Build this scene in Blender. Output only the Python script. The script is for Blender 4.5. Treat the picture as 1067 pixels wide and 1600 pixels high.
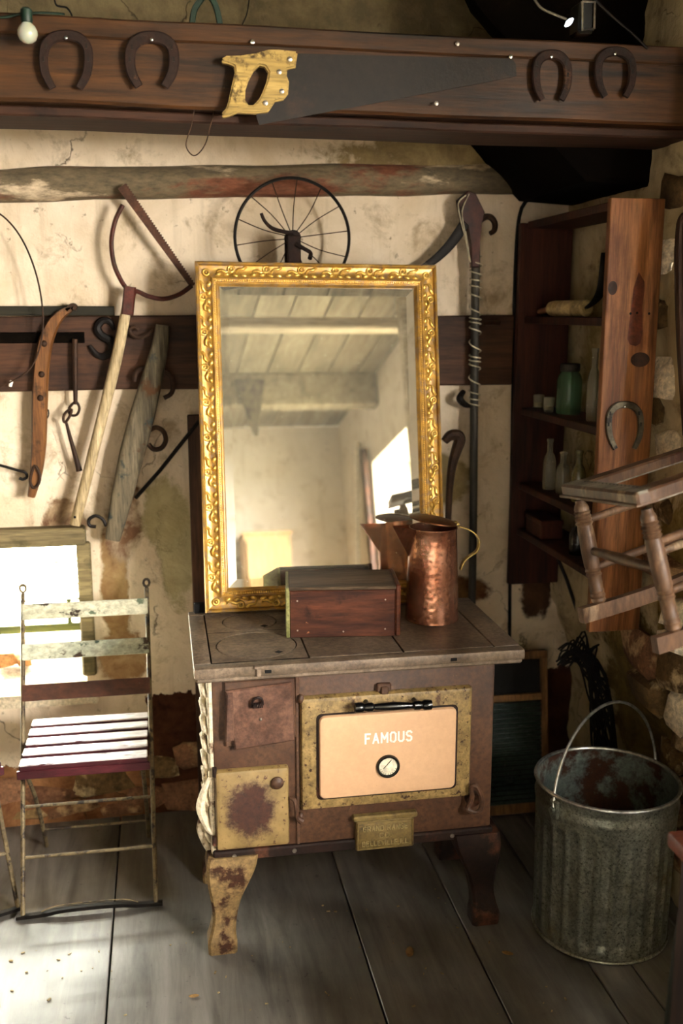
import bpy, bmesh, math, random
from mathutils import Vector, Matrix, noise
random.seed(7)
PI = math.pi
scene = bpy.context.scene
COL = scene.collection
for o in list(bpy.data.objects): bpy.data.objects.remove(o)

# ------------------------------------------------------------------ camera
H = 1.65                                   # eye height
PITCH = math.atan(312 / 1556.0)            # looking down 11.3 degrees
YAW = math.atan((533.5 - 247) / 1556.0 * math.cos(PITCH))   # turned right 10.2 degrees
cd = bpy.data.cameras.new('camera')
cd.sensor_fit = 'VERTICAL'; cd.sensor_height = 36.0; cd.sensor_width = 24.0
cd.lens = 1556.0 / 1600.0 * 36.0
cd.clip_start = 0.02; cd.clip_end = 200
cd.dof.use_dof = True; cd.dof.focus_distance = 2.5; cd.dof.aperture_fstop = 2.2
cam = bpy.data.objects.new('camera', cd); COL.objects.link(cam)
cam.location = (0, 0, H); cam.rotation_euler = (PI / 2 - PITCH, 0, -YAW)
scene.camera = cam

# ------------------------------------------------------------------ daylight
SKY = 225.0
wd = bpy.data.worlds.new('overcast_sky'); scene.world = wd; wd.use_nodes = True
bgn = wd.node_tree.nodes.get('Background') or wd.node_tree.nodes.new('ShaderNodeBackground')
bgn.inputs['Color'].default_value = (1.0, 0.96, 0.895, 1); bgn.inputs['Strength'].default_value = SKY
# the openings of the room guide the sampling of the sky (portals give off no light of their own)
def portal(name, loc, rot, sx, sy):
    l = bpy.data.lights.new(name, 'AREA'); l.shape = 'RECTANGLE'; l.size = sx; l.size_y = sy
    l.cycles.is_portal = True
    o = bpy.data.objects.new(name, l); COL.objects.link(o); o.location = loc; o.rotation_euler = rot
WR = dict(y0=-1.25, y1=0.70, z0=1.16, z1=2.18)      # opening in the right wall
WB = dict(x0=-1.62, x1=-0.268, z0=0.46, z1=0.94)     # opening in the back wall
portal('window_light', ((WB['x0'] + WB['x1']) / 2, 3.66, 0.72), (-PI / 2, 0, 0), 1.38, 0.52)
portal('window_light', (1.99, -.275, 1.67), (0, PI / 2, 0), 1.06, 2.0)
scene.view_settings.view_transform = 'Standard'
scene.view_settings.look = 'None'
scene.view_settings.gamma = 1.0
scene.view_settings.use_curve_mapping = False
scene.view_settings.exposure = 0.0

# ------------------------------------------------------------------ helpers: points
SP, CP, SA, CA = math.sin(PITCH), math.cos(PITCH), math.sin(YAW), math.cos(YAW)
_f = Vector((SA * CP, CA * CP, -SP)); _r = Vector((CA, -SA, 0)); _u = _r.cross(_f)
EYE = Vector((0, 0, H))
def ray(x, y): return _f * 1556.0 + _r * (x - 533.5) - _u * (y - 800.0)
def PY(x, y, Y): d = ray(x, y); return EYE + d * (Y / d.y)           # point seen at x,y on the plane Y
def PZ(x, y, Z): d = ray(x, y); return EYE + d * ((Z - H) / d.z)     # ... on the plane Z
def PX(x, y, X): d = ray(x, y); return EYE + d * (X / d.x)
def PD(x, y, D): return EYE + ray(x, y) * (D / 1556.0)               # ... at a distance
def lerp(a, b, t): return a + (b - a) * t
def sstep(a, b, x):
    t = max(0.0, min(1.0, (x - a) / (b - a))); return t * t * (3 - 2 * t)

# ------------------------------------------------------------------ helpers: objects
ORG = {}
def finish(name, me, mats, parent, smooth=35):
    o = bpy.data.objects.new(name, me); COL.objects.link(o)
    for m in (mats if isinstance(mats, (list, tuple)) else [mats]): me.materials.append(m)
    if smooth:
        for p in me.polygons: p.use_smooth = True
        try: me.set_sharp_from_angle(angle=math.radians(smooth))
        except Exception: pass
    if parent is not None: o.parent = parent
    return o
def obj(name, bm, mats, parent=None, smooth=35, origin=None):
    """one mesh object built in world coordinates; its origin goes to its parent's origin or to its own base"""
    if parent is not None: org = ORG[parent.name]
    elif origin is not None: org = Vector(origin)
    else:
        bm.verts.ensure_lookup_table()
        xs = [v.co.x for v in bm.verts]; ys = [v.co.y for v in bm.verts]; zs = [v.co.z for v in bm.verts]
        org = Vector(((min(xs) + max(xs)) / 2, (min(ys) + max(ys)) / 2, min(zs)))
    for v in bm.verts: v.co -= org
    bmesh.ops.recalc_face_normals(bm, faces=bm.faces)
    me = bpy.data.meshes.new(name); bm.to_mesh(me); bm.free()
    o = finish(name, me, mats, parent, smooth)
    if parent is None: o.location = org
    ORG[o.name] = org
    return o
def tag(o, label, cat, group=None, kind=None):
    o['label'] = label
    if cat: o['category'] = cat
    if group: o['group'] = group
    if kind: o['kind'] = kind
    return o
def struct(o): o['kind'] = 'structure'; return o
def stuff(o): o['kind'] = 'stuff'; return o
def thing(name, loc, label, cat, group=None):
    o = bpy.data.objects.new(name, None); COL.objects.link(o); o.location = loc
    o.empty_display_size = 0.05
    ORG[o.name] = Vector(loc)
    return tag(o, label, cat, group)
def BM(): return bmesh.new()
def copy_tree(o, parent=None):
    c = o.copy(); COL.objects.link(c); c.parent = parent
    for ch in list(o.children): copy_tree(ch, c)
    return c

# ------------------------------------------------------------------ helpers: shapes
def box(bm, c, s, rot=None, bev=0.0, seg=1):
    M = Matrix.Translation(Vector(c))
    if rot is not None: M = M @ (rot if isinstance(rot, Matrix) else Matrix.Rotation(rot, 4, 'Z'))
    r = bmesh.ops.create_cube(bm, size=1.0)
    vs = r['verts']
    for v in vs: v.co = Vector((v.co.x * s[0], v.co.y * s[1], v.co.z * s[2]))
    if bev > 0:
        es = list({e for v in vs for e in v.link_edges})
        g = bmesh.ops.bevel(bm, geom=es, offset=min(bev, min(s) * 0.45), segments=seg, affect='EDGES', profile=0.5)
        vs = list({v for f in g['faces'] for v in f.verts} | {v for v in vs if v.is_valid})
        # all vertices of the bevelled solid
        seen = set(vs); st = list(vs)
        while st:
            v = st.pop()
            for e in v.link_edges:
                w = e.other_vert(v)
                if w not in seen: seen.add(w); st.append(w)
        vs = list(seen)
    for v in vs: v.co = M @ v.co
    return vs
def bx(bm, x0, x1, y0, y1, z0, z1, bev=0.0, seg=1):
    return box(bm, ((x0 + x1) / 2, (y0 + y1) / 2, (z0 + z1) / 2), (abs(x1 - x0), abs(y1 - y0), abs(z1 - z0)), None, bev, seg)
def smooth_path(pts, n=4, closed=False):
    pts = [Vector(p) for p in pts]; out = []; N = len(pts)
    rng = range(N if closed else N - 1)
    for i in rng:
        if closed: p0, p1, p2, p3 = pts[(i - 1) % N], pts[i], pts[(i + 1) % N], pts[(i + 2) % N]
        else: p0, p1, p2, p3 = pts[max(i - 1, 0)], pts[i], pts[i + 1], pts[min(i + 2, N - 1)]
        for k in range(n):
            t = k / n
            out.append(0.5 * ((2 * p1) + (p2 - p0) * t + (2 * p0 - 5 * p1 + 4 * p2 - p3) * t * t + (-p0 + 3 * p1 - 3 * p2 + p3) * t ** 3))
    if not closed: out.append(pts[-1].copy())
    return out
def frames(pts, closed=False):
    N = len(pts); T = []
    for i in range(N):
        a = pts[(i - 1) % N] if (closed or i > 0) else pts[i]
        b = pts[(i + 1) % N] if (closed or i < N - 1) else pts[i]
        t = (b - a); T.append(t.normalized() if t.length > 1e-9 else Vector((0, 0, 1)))
    up = Vector((0, 1, 0))
    if abs(T[0].dot(up)) > 0.9: up = Vector((1, 0, 0))
    n = (up - T[0] * up.dot(T[0])).normalized(); F = []
    for t in T:
        n = (n - t * n.dot(t))
        n = n.normalized() if n.length > 1e-6 else t.orthogonal().normalized()
        F.append((t, n, t.cross(n)))
    return F
def sweep(bm, pts, section, closed=False, scale=None, caps=True):
    """section: list of (a,b) offsets along the frame's n and b axes"""
    pts = [Vector(p) for p in pts]; F = frames(pts, closed); rings = []
    for i, (p, (t, n, b)) in enumerate(zip(pts, F)):
        s = scale[i] if scale else 1.0
        sa, sb = s if isinstance(s, (tuple, list)) else (s, s)
        rings.append([bm.verts.new(p + n * (a * sa) + b * (c * sb)) for a, c in section])
    K = len(section)
    for i in range(len(rings) if closed else len(rings) - 1):
        A, B = rings[i], rings[(i + 1) % len(rings)]
        for k in range(K):
            bm.faces.new((A[k], A[(k + 1) % K], B[(k + 1) % K], B[k]))
    if caps and not closed:
        bm.faces.new(list(reversed(rings[0]))); bm.faces.new(rings[-1])
def tube(bm, pts, r, seg=8, closed=False, n=0, scale=None):
    if n: 
        if isinstance(r, (list, tuple)):
            m = len(pts); rr = []
            for i in range(m - 1):
                for k in range(n): rr.append(lerp(r[i], r[i + 1], k / n))
            rr.append(r[-1]); r = rr
        pts = smooth_path(pts, n, closed)
    sc = list(r) if isinstance(r, (list, tuple)) else [r] * len(pts)
    sweep(bm, pts, [(math.cos(2 * PI * k / seg), math.sin(2 * PI * k / seg)) for k in range(seg)], closed, sc)
def flat(bm, pts, w, t, n=0, closed=False, scale=None):
    """flat bar along pts lying on a plane that faces -Y: t is its thickness in Y, w its width"""
    if n:
        if scale:
            rr = []
            for i in range(len(pts) - 1):
                for k in range(n): rr.append(lerp(scale[i], scale[i + 1], k / n))
            rr.append(scale[-1]); scale = rr
        pts = smooth_path(pts, n, closed)
    c = 0.75
    sec = [(-t / 2, -w / 2 * c), (-t / 2, w / 2 * c), (-t / 2 * .3, w / 2), (t / 2 * .3, w / 2), (t / 2, w / 2 * c), (t / 2, -w / 2 * c), (t / 2 * .3, -w / 2), (-t / 2 * .3, -w / 2)]
    sweep(bm, pts, sec, closed, [(1, s) for s in scale] if scale else None)
def lathe(bm, prof, seg=24, M=None, caps=True):
    M = M or Matrix.Identity(4); rings = []
    for r, z in prof:
        rings.append([bm.verts.new(M @ Vector((r * math.cos(2 * PI * k / seg), r * math.sin(2 * PI * k / seg), z))) for k in range(seg)])
    for A, B in zip(rings, rings[1:]):
        for k in range(seg): bm.faces.new((A[k], A[(k + 1) % seg], B[(k + 1) % seg], B[k]))
    if caps:
        bm.faces.new(list(reversed(rings[0]))); bm.faces.new(rings[-1])
def axis_matrix(p, d):
    d = Vector(d).normalized(); return Matrix.Translation(Vector(p)) @ d.to_track_quat('Z', 'Y').to_matrix().to_4x4()
def between(bm, a, b, prof, seg=14):
    """turned piece from a to b; prof = (radius, share of the length)"""
    a = Vector(a); b = Vector(b); L = (b - a).length
    lathe(bm, [(r, z * L) for r, z in prof], seg, axis_matrix(a, b - a))
def prism(bm, poly, d, bev=0.0):
    """polygon of 3D points pushed by vector d"""
    d = Vector(d); A = [bm.verts.new(Vector(p)) for p in poly]; B = [bm.verts.new(Vector(p) + d) for p in poly]
    K = len(A); fs = [bm.faces.new(A), bm.faces.new(list(reversed(B)))]
    for k in range(K): fs.append(bm.faces.new((A[k], B[k], B[(k + 1) % K], A[(k + 1) % K])))
    if bev:
        es = list({e for f in fs[:2] for e in f.edges})
        bmesh.ops.bevel(bm, geom=es, offset=bev, segments=1, affect='EDGES')
def disc(bm, c, r, d, seg=20, t=0.002):
    lathe(bm, [(r, 0), (r, t * .7), (r * .93, t)], seg, axis_matrix(c, d))
def ball(bm, c, r, s=(1, 1, 1), sub=2, rot=None):
    g = bmesh.ops.create_icosphere(bm, subdivisions=sub, radius=r)
    for v in g['verts']:
        p = Vector((v.co.x * s[0], v.co.y * s[1], v.co.z * s[2]))
        if rot is not None: p = rot @ p
        v.co = p + Vector(c)
def rounded_rect(x0, x1, z0, z1, r, n=5):
    out = []
    for cx, cz, a0 in ((x1 - r, z1 - r, 0), (x0 + r, z1 - r, PI / 2), (x0 + r, z0 + r, PI), (x1 - r, z0 + r, 1.5 * PI)):
        for k in range(n + 1):
            a = a0 + PI / 2 * k / n; out.append((cx + r * math.cos(a), cz + r * math.sin(a)))
    return out
def loft(bm, rings, caps=True):
    R = [[bm.verts.new(Vector(p)) for p in r] for r in rings]; K = len(R[0])
    for A, B in zip(R, R[1:]):
        for k in range(K): bm.faces.new((A[k], A[(k + 1) % K], B[(k + 1) % K], B[k]))
    if caps: bm.faces.new(list(reversed(R[0]))); bm.faces.new(R[-1])
def text_bm(s, size, extrude, M, offset=0.0, align='CENTER', space=1.0):
    cu = bpy.data.curves.new('t', 'FONT'); cu.body = s; cu.size = size; cu.extrude = extrude; cu.align_x = align; cu.align_y = 'CENTER'
    cu.offset = offset; cu.resolution_u = 3; cu.space_character = space
    o = bpy.data.objects.new('t', cu); COL.objects.link(o); bpy.context.view_layer.update()
    dg = bpy.context.evaluated_depsgraph_get(); me = bpy.data.meshes.new_from_object(o.evaluated_get(dg))
    bm = BM(); bm.from_mesh(me); bpy.data.objects.remove(o); bpy.data.meshes.remove(me); bpy.data.curves.remove(cu)
    for v in bm.verts: v.co = M @ v.co
    return bm
GLYPH = {'F': [[(0, 0), (0, 6), (3.2, 6)], [(0, 3.2), (2.5, 3.2)]], 'A': [[(0, 0), (1.9, 6), (3.8, 0)], [(.8, 2), (3, 2)]], 'M': [[(0, 0), (0, 6), (2.1, 2.2), (4.2, 6), (4.2, 0)]],
    'O': [[(1, 0), (2.6, 0), (3.6, 1), (3.6, 5), (2.6, 6), (1, 6), (0, 5), (0, 1), (1, 0)]], 'U': [[(0, 6), (0, 1), (1, 0), (2.6, 0), (3.6, 1), (3.6, 6)]],
    'S': [[(3.4, 5.2), (2.6, 6), (.9, 6), (0, 5.2), (0, 4), (.8, 3.2), (2.6, 2.8), (3.4, 2), (3.4, .9), (2.5, 0), (.9, 0), (0, .8)]],
    'G': [[(3.4, 5.2), (2.6, 6), (1, 6), (0, 5), (0, 1), (1, 0), (2.6, 0), (3.4, .8), (3.4, 2.7), (2, 2.7)]], 'R': [[(0, 0), (0, 6), (2.5, 6), (3.3, 5.2), (3.3, 3.7), (2.5, 2.9), (0, 2.9)], [(1.7, 2.9), (3.4, 0)]],
    'N': [[(0, 0), (0, 6), (3.4, 0), (3.4, 6)]], 'D': [[(0, 0), (0, 6), (2.4, 6), (3.4, 5), (3.4, 1), (2.4, 0), (0, 0)]], 'E': [[(3.2, 6), (0, 6), (0, 0), (3.2, 0)], [(0, 3.1), (2.6, 3.1)]],
    'C': [[(3.4, 5.2), (2.6, 6), (1, 6), (0, 5), (0, 1), (1, 0), (2.6, 0), (3.4, .8)]], 'B': [[(0, 0), (0, 6), (2.4, 6), (3.2, 5.3), (3.2, 3.9), (2.4, 3.2), (0, 3.2)], [(2.4, 3.2), (3.4, 2.4), (3.4, .8), (2.5, 0), (0, 0)]],
    'L': [[(0, 6), (0, 0), (3, 0)]], 'V': [[(0, 6), (1.8, 0), (3.6, 6)]], 'I': [[(0, 0), (0, 6)]], '.': [[(0, 0), (0, .3)]], ',': [[(.3, .3), (0, -.9)]], ' ': []}
def letters(s, cx, cz, y, width, height, w=1.1, depth=.002):
    """capital letters built from strokes, facing -Y"""
    bm = BM(); adv = []; x = 0; nst = 0
    for ch in s:
        g = GLYPH[ch]; m = max([p[0] for l in g for p in l], default=1.6); adv.append(x); x += m + w + 1.0
    x -= w + 1.0; sx = width / x; sz = height / 6
    for ch, a in zip(s, adv):
        for l in GLYPH[ch]:
            for p, q in zip(l, l[1:]):
                P = Vector(((p[0] + a) * sx, 0, p[1] * sz)); Q_ = Vector(((q[0] + a) * sx, 0, q[1] * sz)); d = Q_ - P; L = d.length; d.normalize()
                t = w * min(sx, sz); c = (P + Q_) / 2 + Vector((cx - width / 2, y - depth / 2, cz - height / 2))
                R = Matrix((d, Vector((0, 1, 0)), d.cross(Vector((0, 1, 0))))).transposed().to_4x4(); nst += 1; box(bm, c - Vector((0, .00007 * (nst % 7), 0)), (L + t * .8, depth, t), R)
    return bm
FRONT = Matrix.Rotation(PI / 2, 4, 'X')          # text lying in XY turned up to face -Y

# ------------------------------------------------------------------ helpers: materials
def hx(s):
    s = s.lstrip('#'); c = [int(s[i:i + 2], 16) / 255 for i in (0, 2, 4)]
    c = [(v / 12.92 if v <= .04045 else ((v + .055) / 1.055) ** 2.4) for v in c]
    L = .2126 * c[0] + .7152 * c[1] + .0722 * c[2]; k = min(1.0, (max(L, 1e-4) / .7) ** .25)     # contrast put into the colours, darkest ones lowered most
    return tuple(v * k for v in c) + (1,)
class NT:
    def __init__(self, name):
        self.m = bpy.data.materials.new(name); self.m.use_nodes = True; self.t = self.m.node_tree; self.t.nodes.clear()
        self.out = self.n('ShaderNodeOutputMaterial'); self.b = self.n('ShaderNodeBsdfPrincipled'); self.l(self.b.outputs[0], self.out.inputs[0])
    def n(self, k, **kw):
        x = self.t.nodes.new(k)
        for a, v in kw.items(): setattr(x, a, v)
        return x
    def l(self, a, b): self.t.links.new(a, b)
    def coord(self, scale=(1, 1, 1), rnd=True):
        tc = self.n('ShaderNodeTexCoord'); mp = self.n('ShaderNodeMapping'); mp.inputs['Scale'].default_value = scale
        self.l(tc.outputs['Object'], mp.inputs['Vector'])
        if rnd:
            oi = self.n('ShaderNodeObjectInfo'); mu = self.n('ShaderNodeMath', operation='MULTIPLY'); mu.inputs[1].default_value = 37.0
            self.l(oi.outputs['Random'], mu.inputs[0]); self.l(mu.outputs[0], mp.inputs['Location'])
        return mp.outputs[0]
    def noise(self, v, scale, detail=5, rough=.55, dist=0.0):
        x = self.n('ShaderNodeTexNoise'); x.inputs['Scale'].default_value = scale; x.inputs['Detail'].default_value = detail
        x.inputs['Roughness'].default_value = rough; x.inputs['Distortion'].default_value = dist
        if v is not None: self.l(v, x.inputs['Vector'])
        return x.outputs[0]
    def ramp(self, f, stops, interp='LINEAR'):
        r = self.n('ShaderNodeValToRGB'); e = r.color_ramp.elements; r.color_ramp.interpolation = interp
        while len(e) < len(stops): e.new(0.5)
        for k, (p, c) in enumerate(stops):
            e[k].position = p; e[k].color = c if isinstance(c, tuple) else ((c,) * 3 + (1,) if not isinstance(c, str) else hx(c))
        self.l(f, r.inputs[0]); return r.outputs[0]
    def mix(self, f, a, b, mode='MIX'):
        x = self.n('ShaderNodeMix', data_type='RGBA', blend_type=mode)
        for s, v in ((x.inputs[0], f), (x.inputs[6], a), (x.inputs[7], b)):
            if hasattr(v, 'links') or hasattr(v, 'is_output'): self.l(v, s)
            elif isinstance(v, str): s.default_value = hx(v)
            else: s.default_value = v
        return x.outputs[2]
    def math(self, op, a, b=0.0, c=None, clamp=False):
        x = self.n('ShaderNodeMath', operation=op); x.use_clamp = clamp
        for s, v in zip(x.inputs, (a, b, c)):
            if v is None: continue
            if hasattr(v, 'is_output'): self.l(v, s)
            else: s.default_value = v
        return x.outputs[0]
    def bump(self, h, strength=.3, dist=.01):
        x = self.n('ShaderNodeBump'); x.inputs['Strength'].default_value = strength; x.inputs['Distance'].default_value = dist
        self.l(h, x.inputs['Height']); self.l(x.outputs[0], self.b.inputs['Normal'])
    def set(self, **kw):
        for k, v in kw.items():
            s = self.b.inputs[k.replace('_', ' ')]
            if hasattr(v, 'is_output'): self.l(v, s)
            elif isinstance(v, str): s.default_value = hx(v)
            else: s.default_value = v
        return self
def mat(name, c1, c2, scale=6, rough=.7, metal=0.0, bump=.25, bscale=60, stretch=(1, 1, 1), wear=None, wscale=9, wpos=(.52, .6), grit=1.0, wrough=None, wmetal=0.0, spec=.28, bdist=.004, wear2=None, w2scale=14, w2pos=(.6, .68)):
    N = NT(name); v = N.coord(stretch)
    col = N.ramp(N.noise(v, scale, 7, .6), [(.3, c1), (.7, c2)])
    r = rough; me = metal
    if wear:
        f = N.ramp(N.noise(v, wscale, 8, .65), [(wpos[0], 0.0), (wpos[1], 1.0)])
        col = N.mix(f, col, wear)
        if wrough is not None: r = N.math('MULTIPLY_ADD', f, wrough - rough, rough)
        if metal or wmetal: me = N.math('MULTIPLY_ADD', f, wmetal - metal, metal)
    if wear2:
        g = N.ramp(N.noise(v, w2scale, 8, .65, .3), [(w2pos[0], 0.0), (w2pos[1], 1.0)])
        col = N.mix(g, col, wear2)
    if grit: col = N.mix(grit, col, N.ramp(N.noise(v, max(70, bscale), 5, .7), [(.34, .62), (.5, 1.0), (.66, 1.4)]), 'MULTIPLY')
    N.set(Base_Color=col, Roughness=r, Metallic=me, Specular_IOR_Level=spec)
    N.bump(N.noise(v, bscale, 6, .6), bump, bdist)
    return N.m
def wood(name, c1, c2, axis='x', scale=14, rough=.6, knots=None, wear=None, wscale=7, wpos=(.55, .65), bump=.25, spec=.2, wear2=None, w2scale=20, w2pos=(.62, .68)):
    st = {'x': (.07, 1, 1), 'y': (1, .07, 1), 'z': (1, 1, .07)}[axis]
    N = NT(name); v = N.coord(st)
    g = N.noise(v, scale, 8, .62, .6); g2 = N.noise(v, scale * 5, 5, .6)
    col = N.ramp(N.math('MULTIPLY_ADD', g2, .35, N.math('MULTIPLY', g, .65)), [(.40, c1), (.60, c2)])
    col = N.mix(1.0, col, N.ramp(N.noise(v, scale * 14, 4, .65), [(.34, .62), (.5, 1.0), (.66, 1.3)]), 'MULTIPLY')
    if wear:
        w = N.coord((1, 1, 1)); f = N.ramp(N.noise(w, wscale, 7, .65), [(wpos[0], 0.0), (wpos[1], 1.0)]); col = N.mix(f, col, wear)
    if wear2:
        w = N.coord((1, 1, 1)); f = N.ramp(N.noise(w, w2scale, 7, .65), [(w2pos[0], 0.0), (w2pos[1], 1.0)]); col = N.mix(f, col, wear2)
    N.set(Base_Color=col, Roughness=rough, Specular_IOR_Level=spec)
    N.bump(g2, bump, .004)
    return N.m

# ------------------------------------------------------------------ materials of the room
def blob(N, X, Z, W_, cx, cz, rx, rz, lo=.8, hi=1.1):
    """mask of one ragged patch of worn or darkened plaster: 1 inside an ellipse whose rim is torn by noise"""
    a = N.math('DIVIDE', N.math('SUBTRACT', X, cx), rx); b = N.math('DIVIDE', N.math('SUBTRACT', Z, cz), rz)
    d = N.math('SQRT', N.math('ADD', N.math('MULTIPLY', a, a), N.math('MULTIPLY', b, b)))
    d = N.math('ADD', d, N.math('MULTIPLY_ADD', W_, 1.6, -.8))
    mr = N.n('ShaderNodeMapRange', interpolation_type='SMOOTHSTEP'); N.l(d, mr.inputs[0])
    for k, v in zip((1, 2, 3, 4), (lo, hi, 1.0, 0.0)): mr.inputs[k].default_value = v
    return mr.outputs[0]
def plaster(name, axes, light, mid, stain, patches, low=None, crack=True):
    N = NT(name); v = N.coord((1, 1, 1), rnd=False)
    sp = N.n('ShaderNodeSeparateXYZ'); N.l(v, sp.inputs[0]); X, Z = sp.outputs[axes[0]], sp.outputs[axes[1]]
    n1 = N.noise(v, 2.2, 8, .62, .4); n2 = N.noise(v, 9, 8, .68, .3); n3 = N.noise(v, 34, 6, .6)
    streak = NT.coord(N, (6, 6, .55), False); n4 = N.noise(streak, 2.6, 6, .6)
    col = N.ramp(n1, [(.34, mid), (.6, light)])
    col = N.mix(N.ramp(n2, [(.53, 0.0), (.68, .75)]), col, stain)
    col = N.mix(N.ramp(n4, [(.55, 0.0), (.75, .45)]), col, stain)
    col = N.mix(N.ramp(n3, [(.66, 0.0), (.74, .8)]), col, '#5e4a2c')
    hgt = N.math('MULTIPLY_ADD', n2, .7, N.math('MULTIPLY', n3, .3))
    for (cx, cz, rx, rz, c, c2) in patches:
        f = blob(N, X, Z, n2, cx, cz, rx, rz)
        col = N.mix(f, col, N.ramp(n2, [(.4, c), (.62, c2)])); hgt = N.math('MULTIPLY_ADD', f, -.45, hgt)
    if low:
        for (x0, x1, z0, ca, cb) in low:
            a = N.math('ADD', Z, N.math('MULTIPLY_ADD', n2, .16, -.08))
            f = N.math('LESS_THAN', a, z0)
            if x0 is not None: f = N.math('MULTIPLY', f, N.math('GREATER_THAN', N.math('ADD', X, N.math('MULTIPLY_ADD', n2, .1, -.05)), x0))
            if x1 is not None: f = N.math('MULTIPLY', f, N.math('LESS_THAN', N.math('ADD', X, N.math('MULTIPLY_ADD', n2, .1, -.05)), x1))
            col = N.mix(f, col, N.ramp(n2, [(.36, ca), (.66, cb)])); hgt = N.math('MULTIPLY_ADD', f, -.3, hgt)
    if crack:
        ds = N.n('ShaderNodeVectorMath', operation='MULTIPLY_ADD'); N.l(v, ds.inputs[0]); ds.inputs[1].default_value = (1, 1, .62)
        nn = N.n('ShaderNodeTexNoise'); nn.inputs['Scale'].default_value = 6; nn.inputs['Detail'].default_value = 6; N.l(v, nn.inputs['Vector'])
        sc = N.n('ShaderNodeVectorMath', operation='SCALE'); sc.inputs['Scale'].default_value = .22; N.l(nn.outputs['Color'], sc.inputs[0]); N.l(sc.outputs[0], ds.inputs[2])
        vo = N.n('ShaderNodeTexVoronoi', feature='DISTANCE_TO_EDGE'); vo.inputs['Scale'].default_value = 2.3; N.l(ds.outputs[0], vo.inputs['Vector'])
        cr = N.math('MULTIPLY', N.ramp(vo.outputs[0], [(.0, 1.0), (.006, 0.0)]), N.ramp(n1, [(.52, 0.0), (.60, 1.0)]))
        col = N.mix(N.math('MULTIPLY', cr, .8), col, '#3a2a18'); hgt = N.math('MULTIPLY_ADD', cr, -.8, hgt)
    N.set(Base_Color=col, Roughness=.9, Specular_IOR_Level=.15); N.bump(hgt, .55, .02)
    return N.m
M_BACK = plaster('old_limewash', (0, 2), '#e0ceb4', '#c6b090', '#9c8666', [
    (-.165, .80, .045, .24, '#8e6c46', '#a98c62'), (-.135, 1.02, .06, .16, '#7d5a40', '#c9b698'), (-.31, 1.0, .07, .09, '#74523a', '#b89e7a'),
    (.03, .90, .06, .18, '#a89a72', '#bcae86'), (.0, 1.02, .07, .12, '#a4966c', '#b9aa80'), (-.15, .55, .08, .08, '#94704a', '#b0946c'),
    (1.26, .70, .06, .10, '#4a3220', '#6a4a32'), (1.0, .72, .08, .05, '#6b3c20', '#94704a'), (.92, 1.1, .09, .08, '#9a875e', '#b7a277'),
    (.2, 2.56, 3.2, .26, '#6a5e46', '#857658'), (1.1, 2.12, .6, .07, '#8d7a55', '#6e5c3c')],  # first patch: dimness above the beam put into the plaster colour
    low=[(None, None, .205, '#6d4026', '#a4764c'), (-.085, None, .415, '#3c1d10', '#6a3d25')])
M_RIGHT = plaster('rough_lime_render', (1, 2), '#cdbb96', '#a8946c', '#6e5a3a', [
    (2.3, .95, .16, .25, '#77602f', '#a08a54'), (2.55, .45, .3, .4, '#5d4c28', '#85713f'), (2.2, 1.5, .12, .2, '#7c6434', '#b09a68'), (2.85, 1.35, .2, .5, '#8b774a', '#b6a47a')], crack=True)
M_LEFTW = wood('dark_board_wall', '#3a2c1c', '#5a4630', 'z', 8, .8)
M_INNER = plaster('whitewashed_inner_wall', (0, 2), '#f4f0e6', '#e6dfd0', '#cabda4', [(.8, 1.2, .4, .5, '#a9966e', '#c5b694')], crack=False)
M_CEIL = wood('faded_ceiling_board', '#6a6350', '#8f8772', 'y', 10, .8)
M_BEAM = wood('dark_oiled_beam', '#1f1208', '#5a3616', 'x', 11, .55, wear='#1d0f06', wscale=3.2, wpos=(.55, .75), bump=.35)
M_BEAM2 = wood('red_brown_lath', '#2c170c', '#4c2c1a', 'x', 10, .7, wear='#20100a', wscale=6)
M_RAIL = wood('brown_wall_rail', '#2f1a0e', '#5a3822', 'x', 9, .65, wear='#2b170d', wscale=4, wpos=(.5, .7))
M_DKGREEN = wood('blackish_green_board', '#1d1c12', '#3a3422', 'x', 9, .7)
M_LEDGE = mat('peeling_limewashed_log', '#5a4f3d', '#7f6f55', 5, .9, 0, .6, 26, (.35, 1, 1), '#b8a488', 6, (.56, .62), wear2='#7a4a34', w2scale=5, w2pos=(.52, .58), bdist=.012)
M_WHITEWOOD = wood('whitewashed_timber', '#b9ae96', '#ddd3bd', 'x', 8, .8)
M_WINWOOD = wood('weathered_window_wood', '#665a3f', '#8d7d58', 'x', 9, .8, wear='#5b5236', wscale=6)
M_WINGREEN = wood('green_painted_sash', '#4d5a34', '#76804f', 'x', 9, .7, wear='#8f8462', wscale=10)
M_SILL = mat('limewashed_sill', '#d8ccb4', '#bfae90', 6, .85, 0, .5, 30)
M_STONE = mat('brown_field_stone', '#4a3620', '#86693f', 7, .9, 0, .7, 22, wear='#b9a27a', wscale=6, wpos=(.55, .62), bdist=.01)
M_STONE2 = mat('limewashed_lit_stone', '#c9b592', '#f0e6d0', 6, .9, 0, .7, 24, wear='#7f5c38', wscale=8, wpos=(.60, .65), bdist=.01)  # limewash lightened further to carry bright daylight on the rubble
M_STONE3 = mat('red_foundation_stone', '#5a3420', '#93694a', 8, .9, 0, .5, 24, wear='#b08f66', wscale=5, wpos=(.54, .6), bdist=.01)
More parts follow.
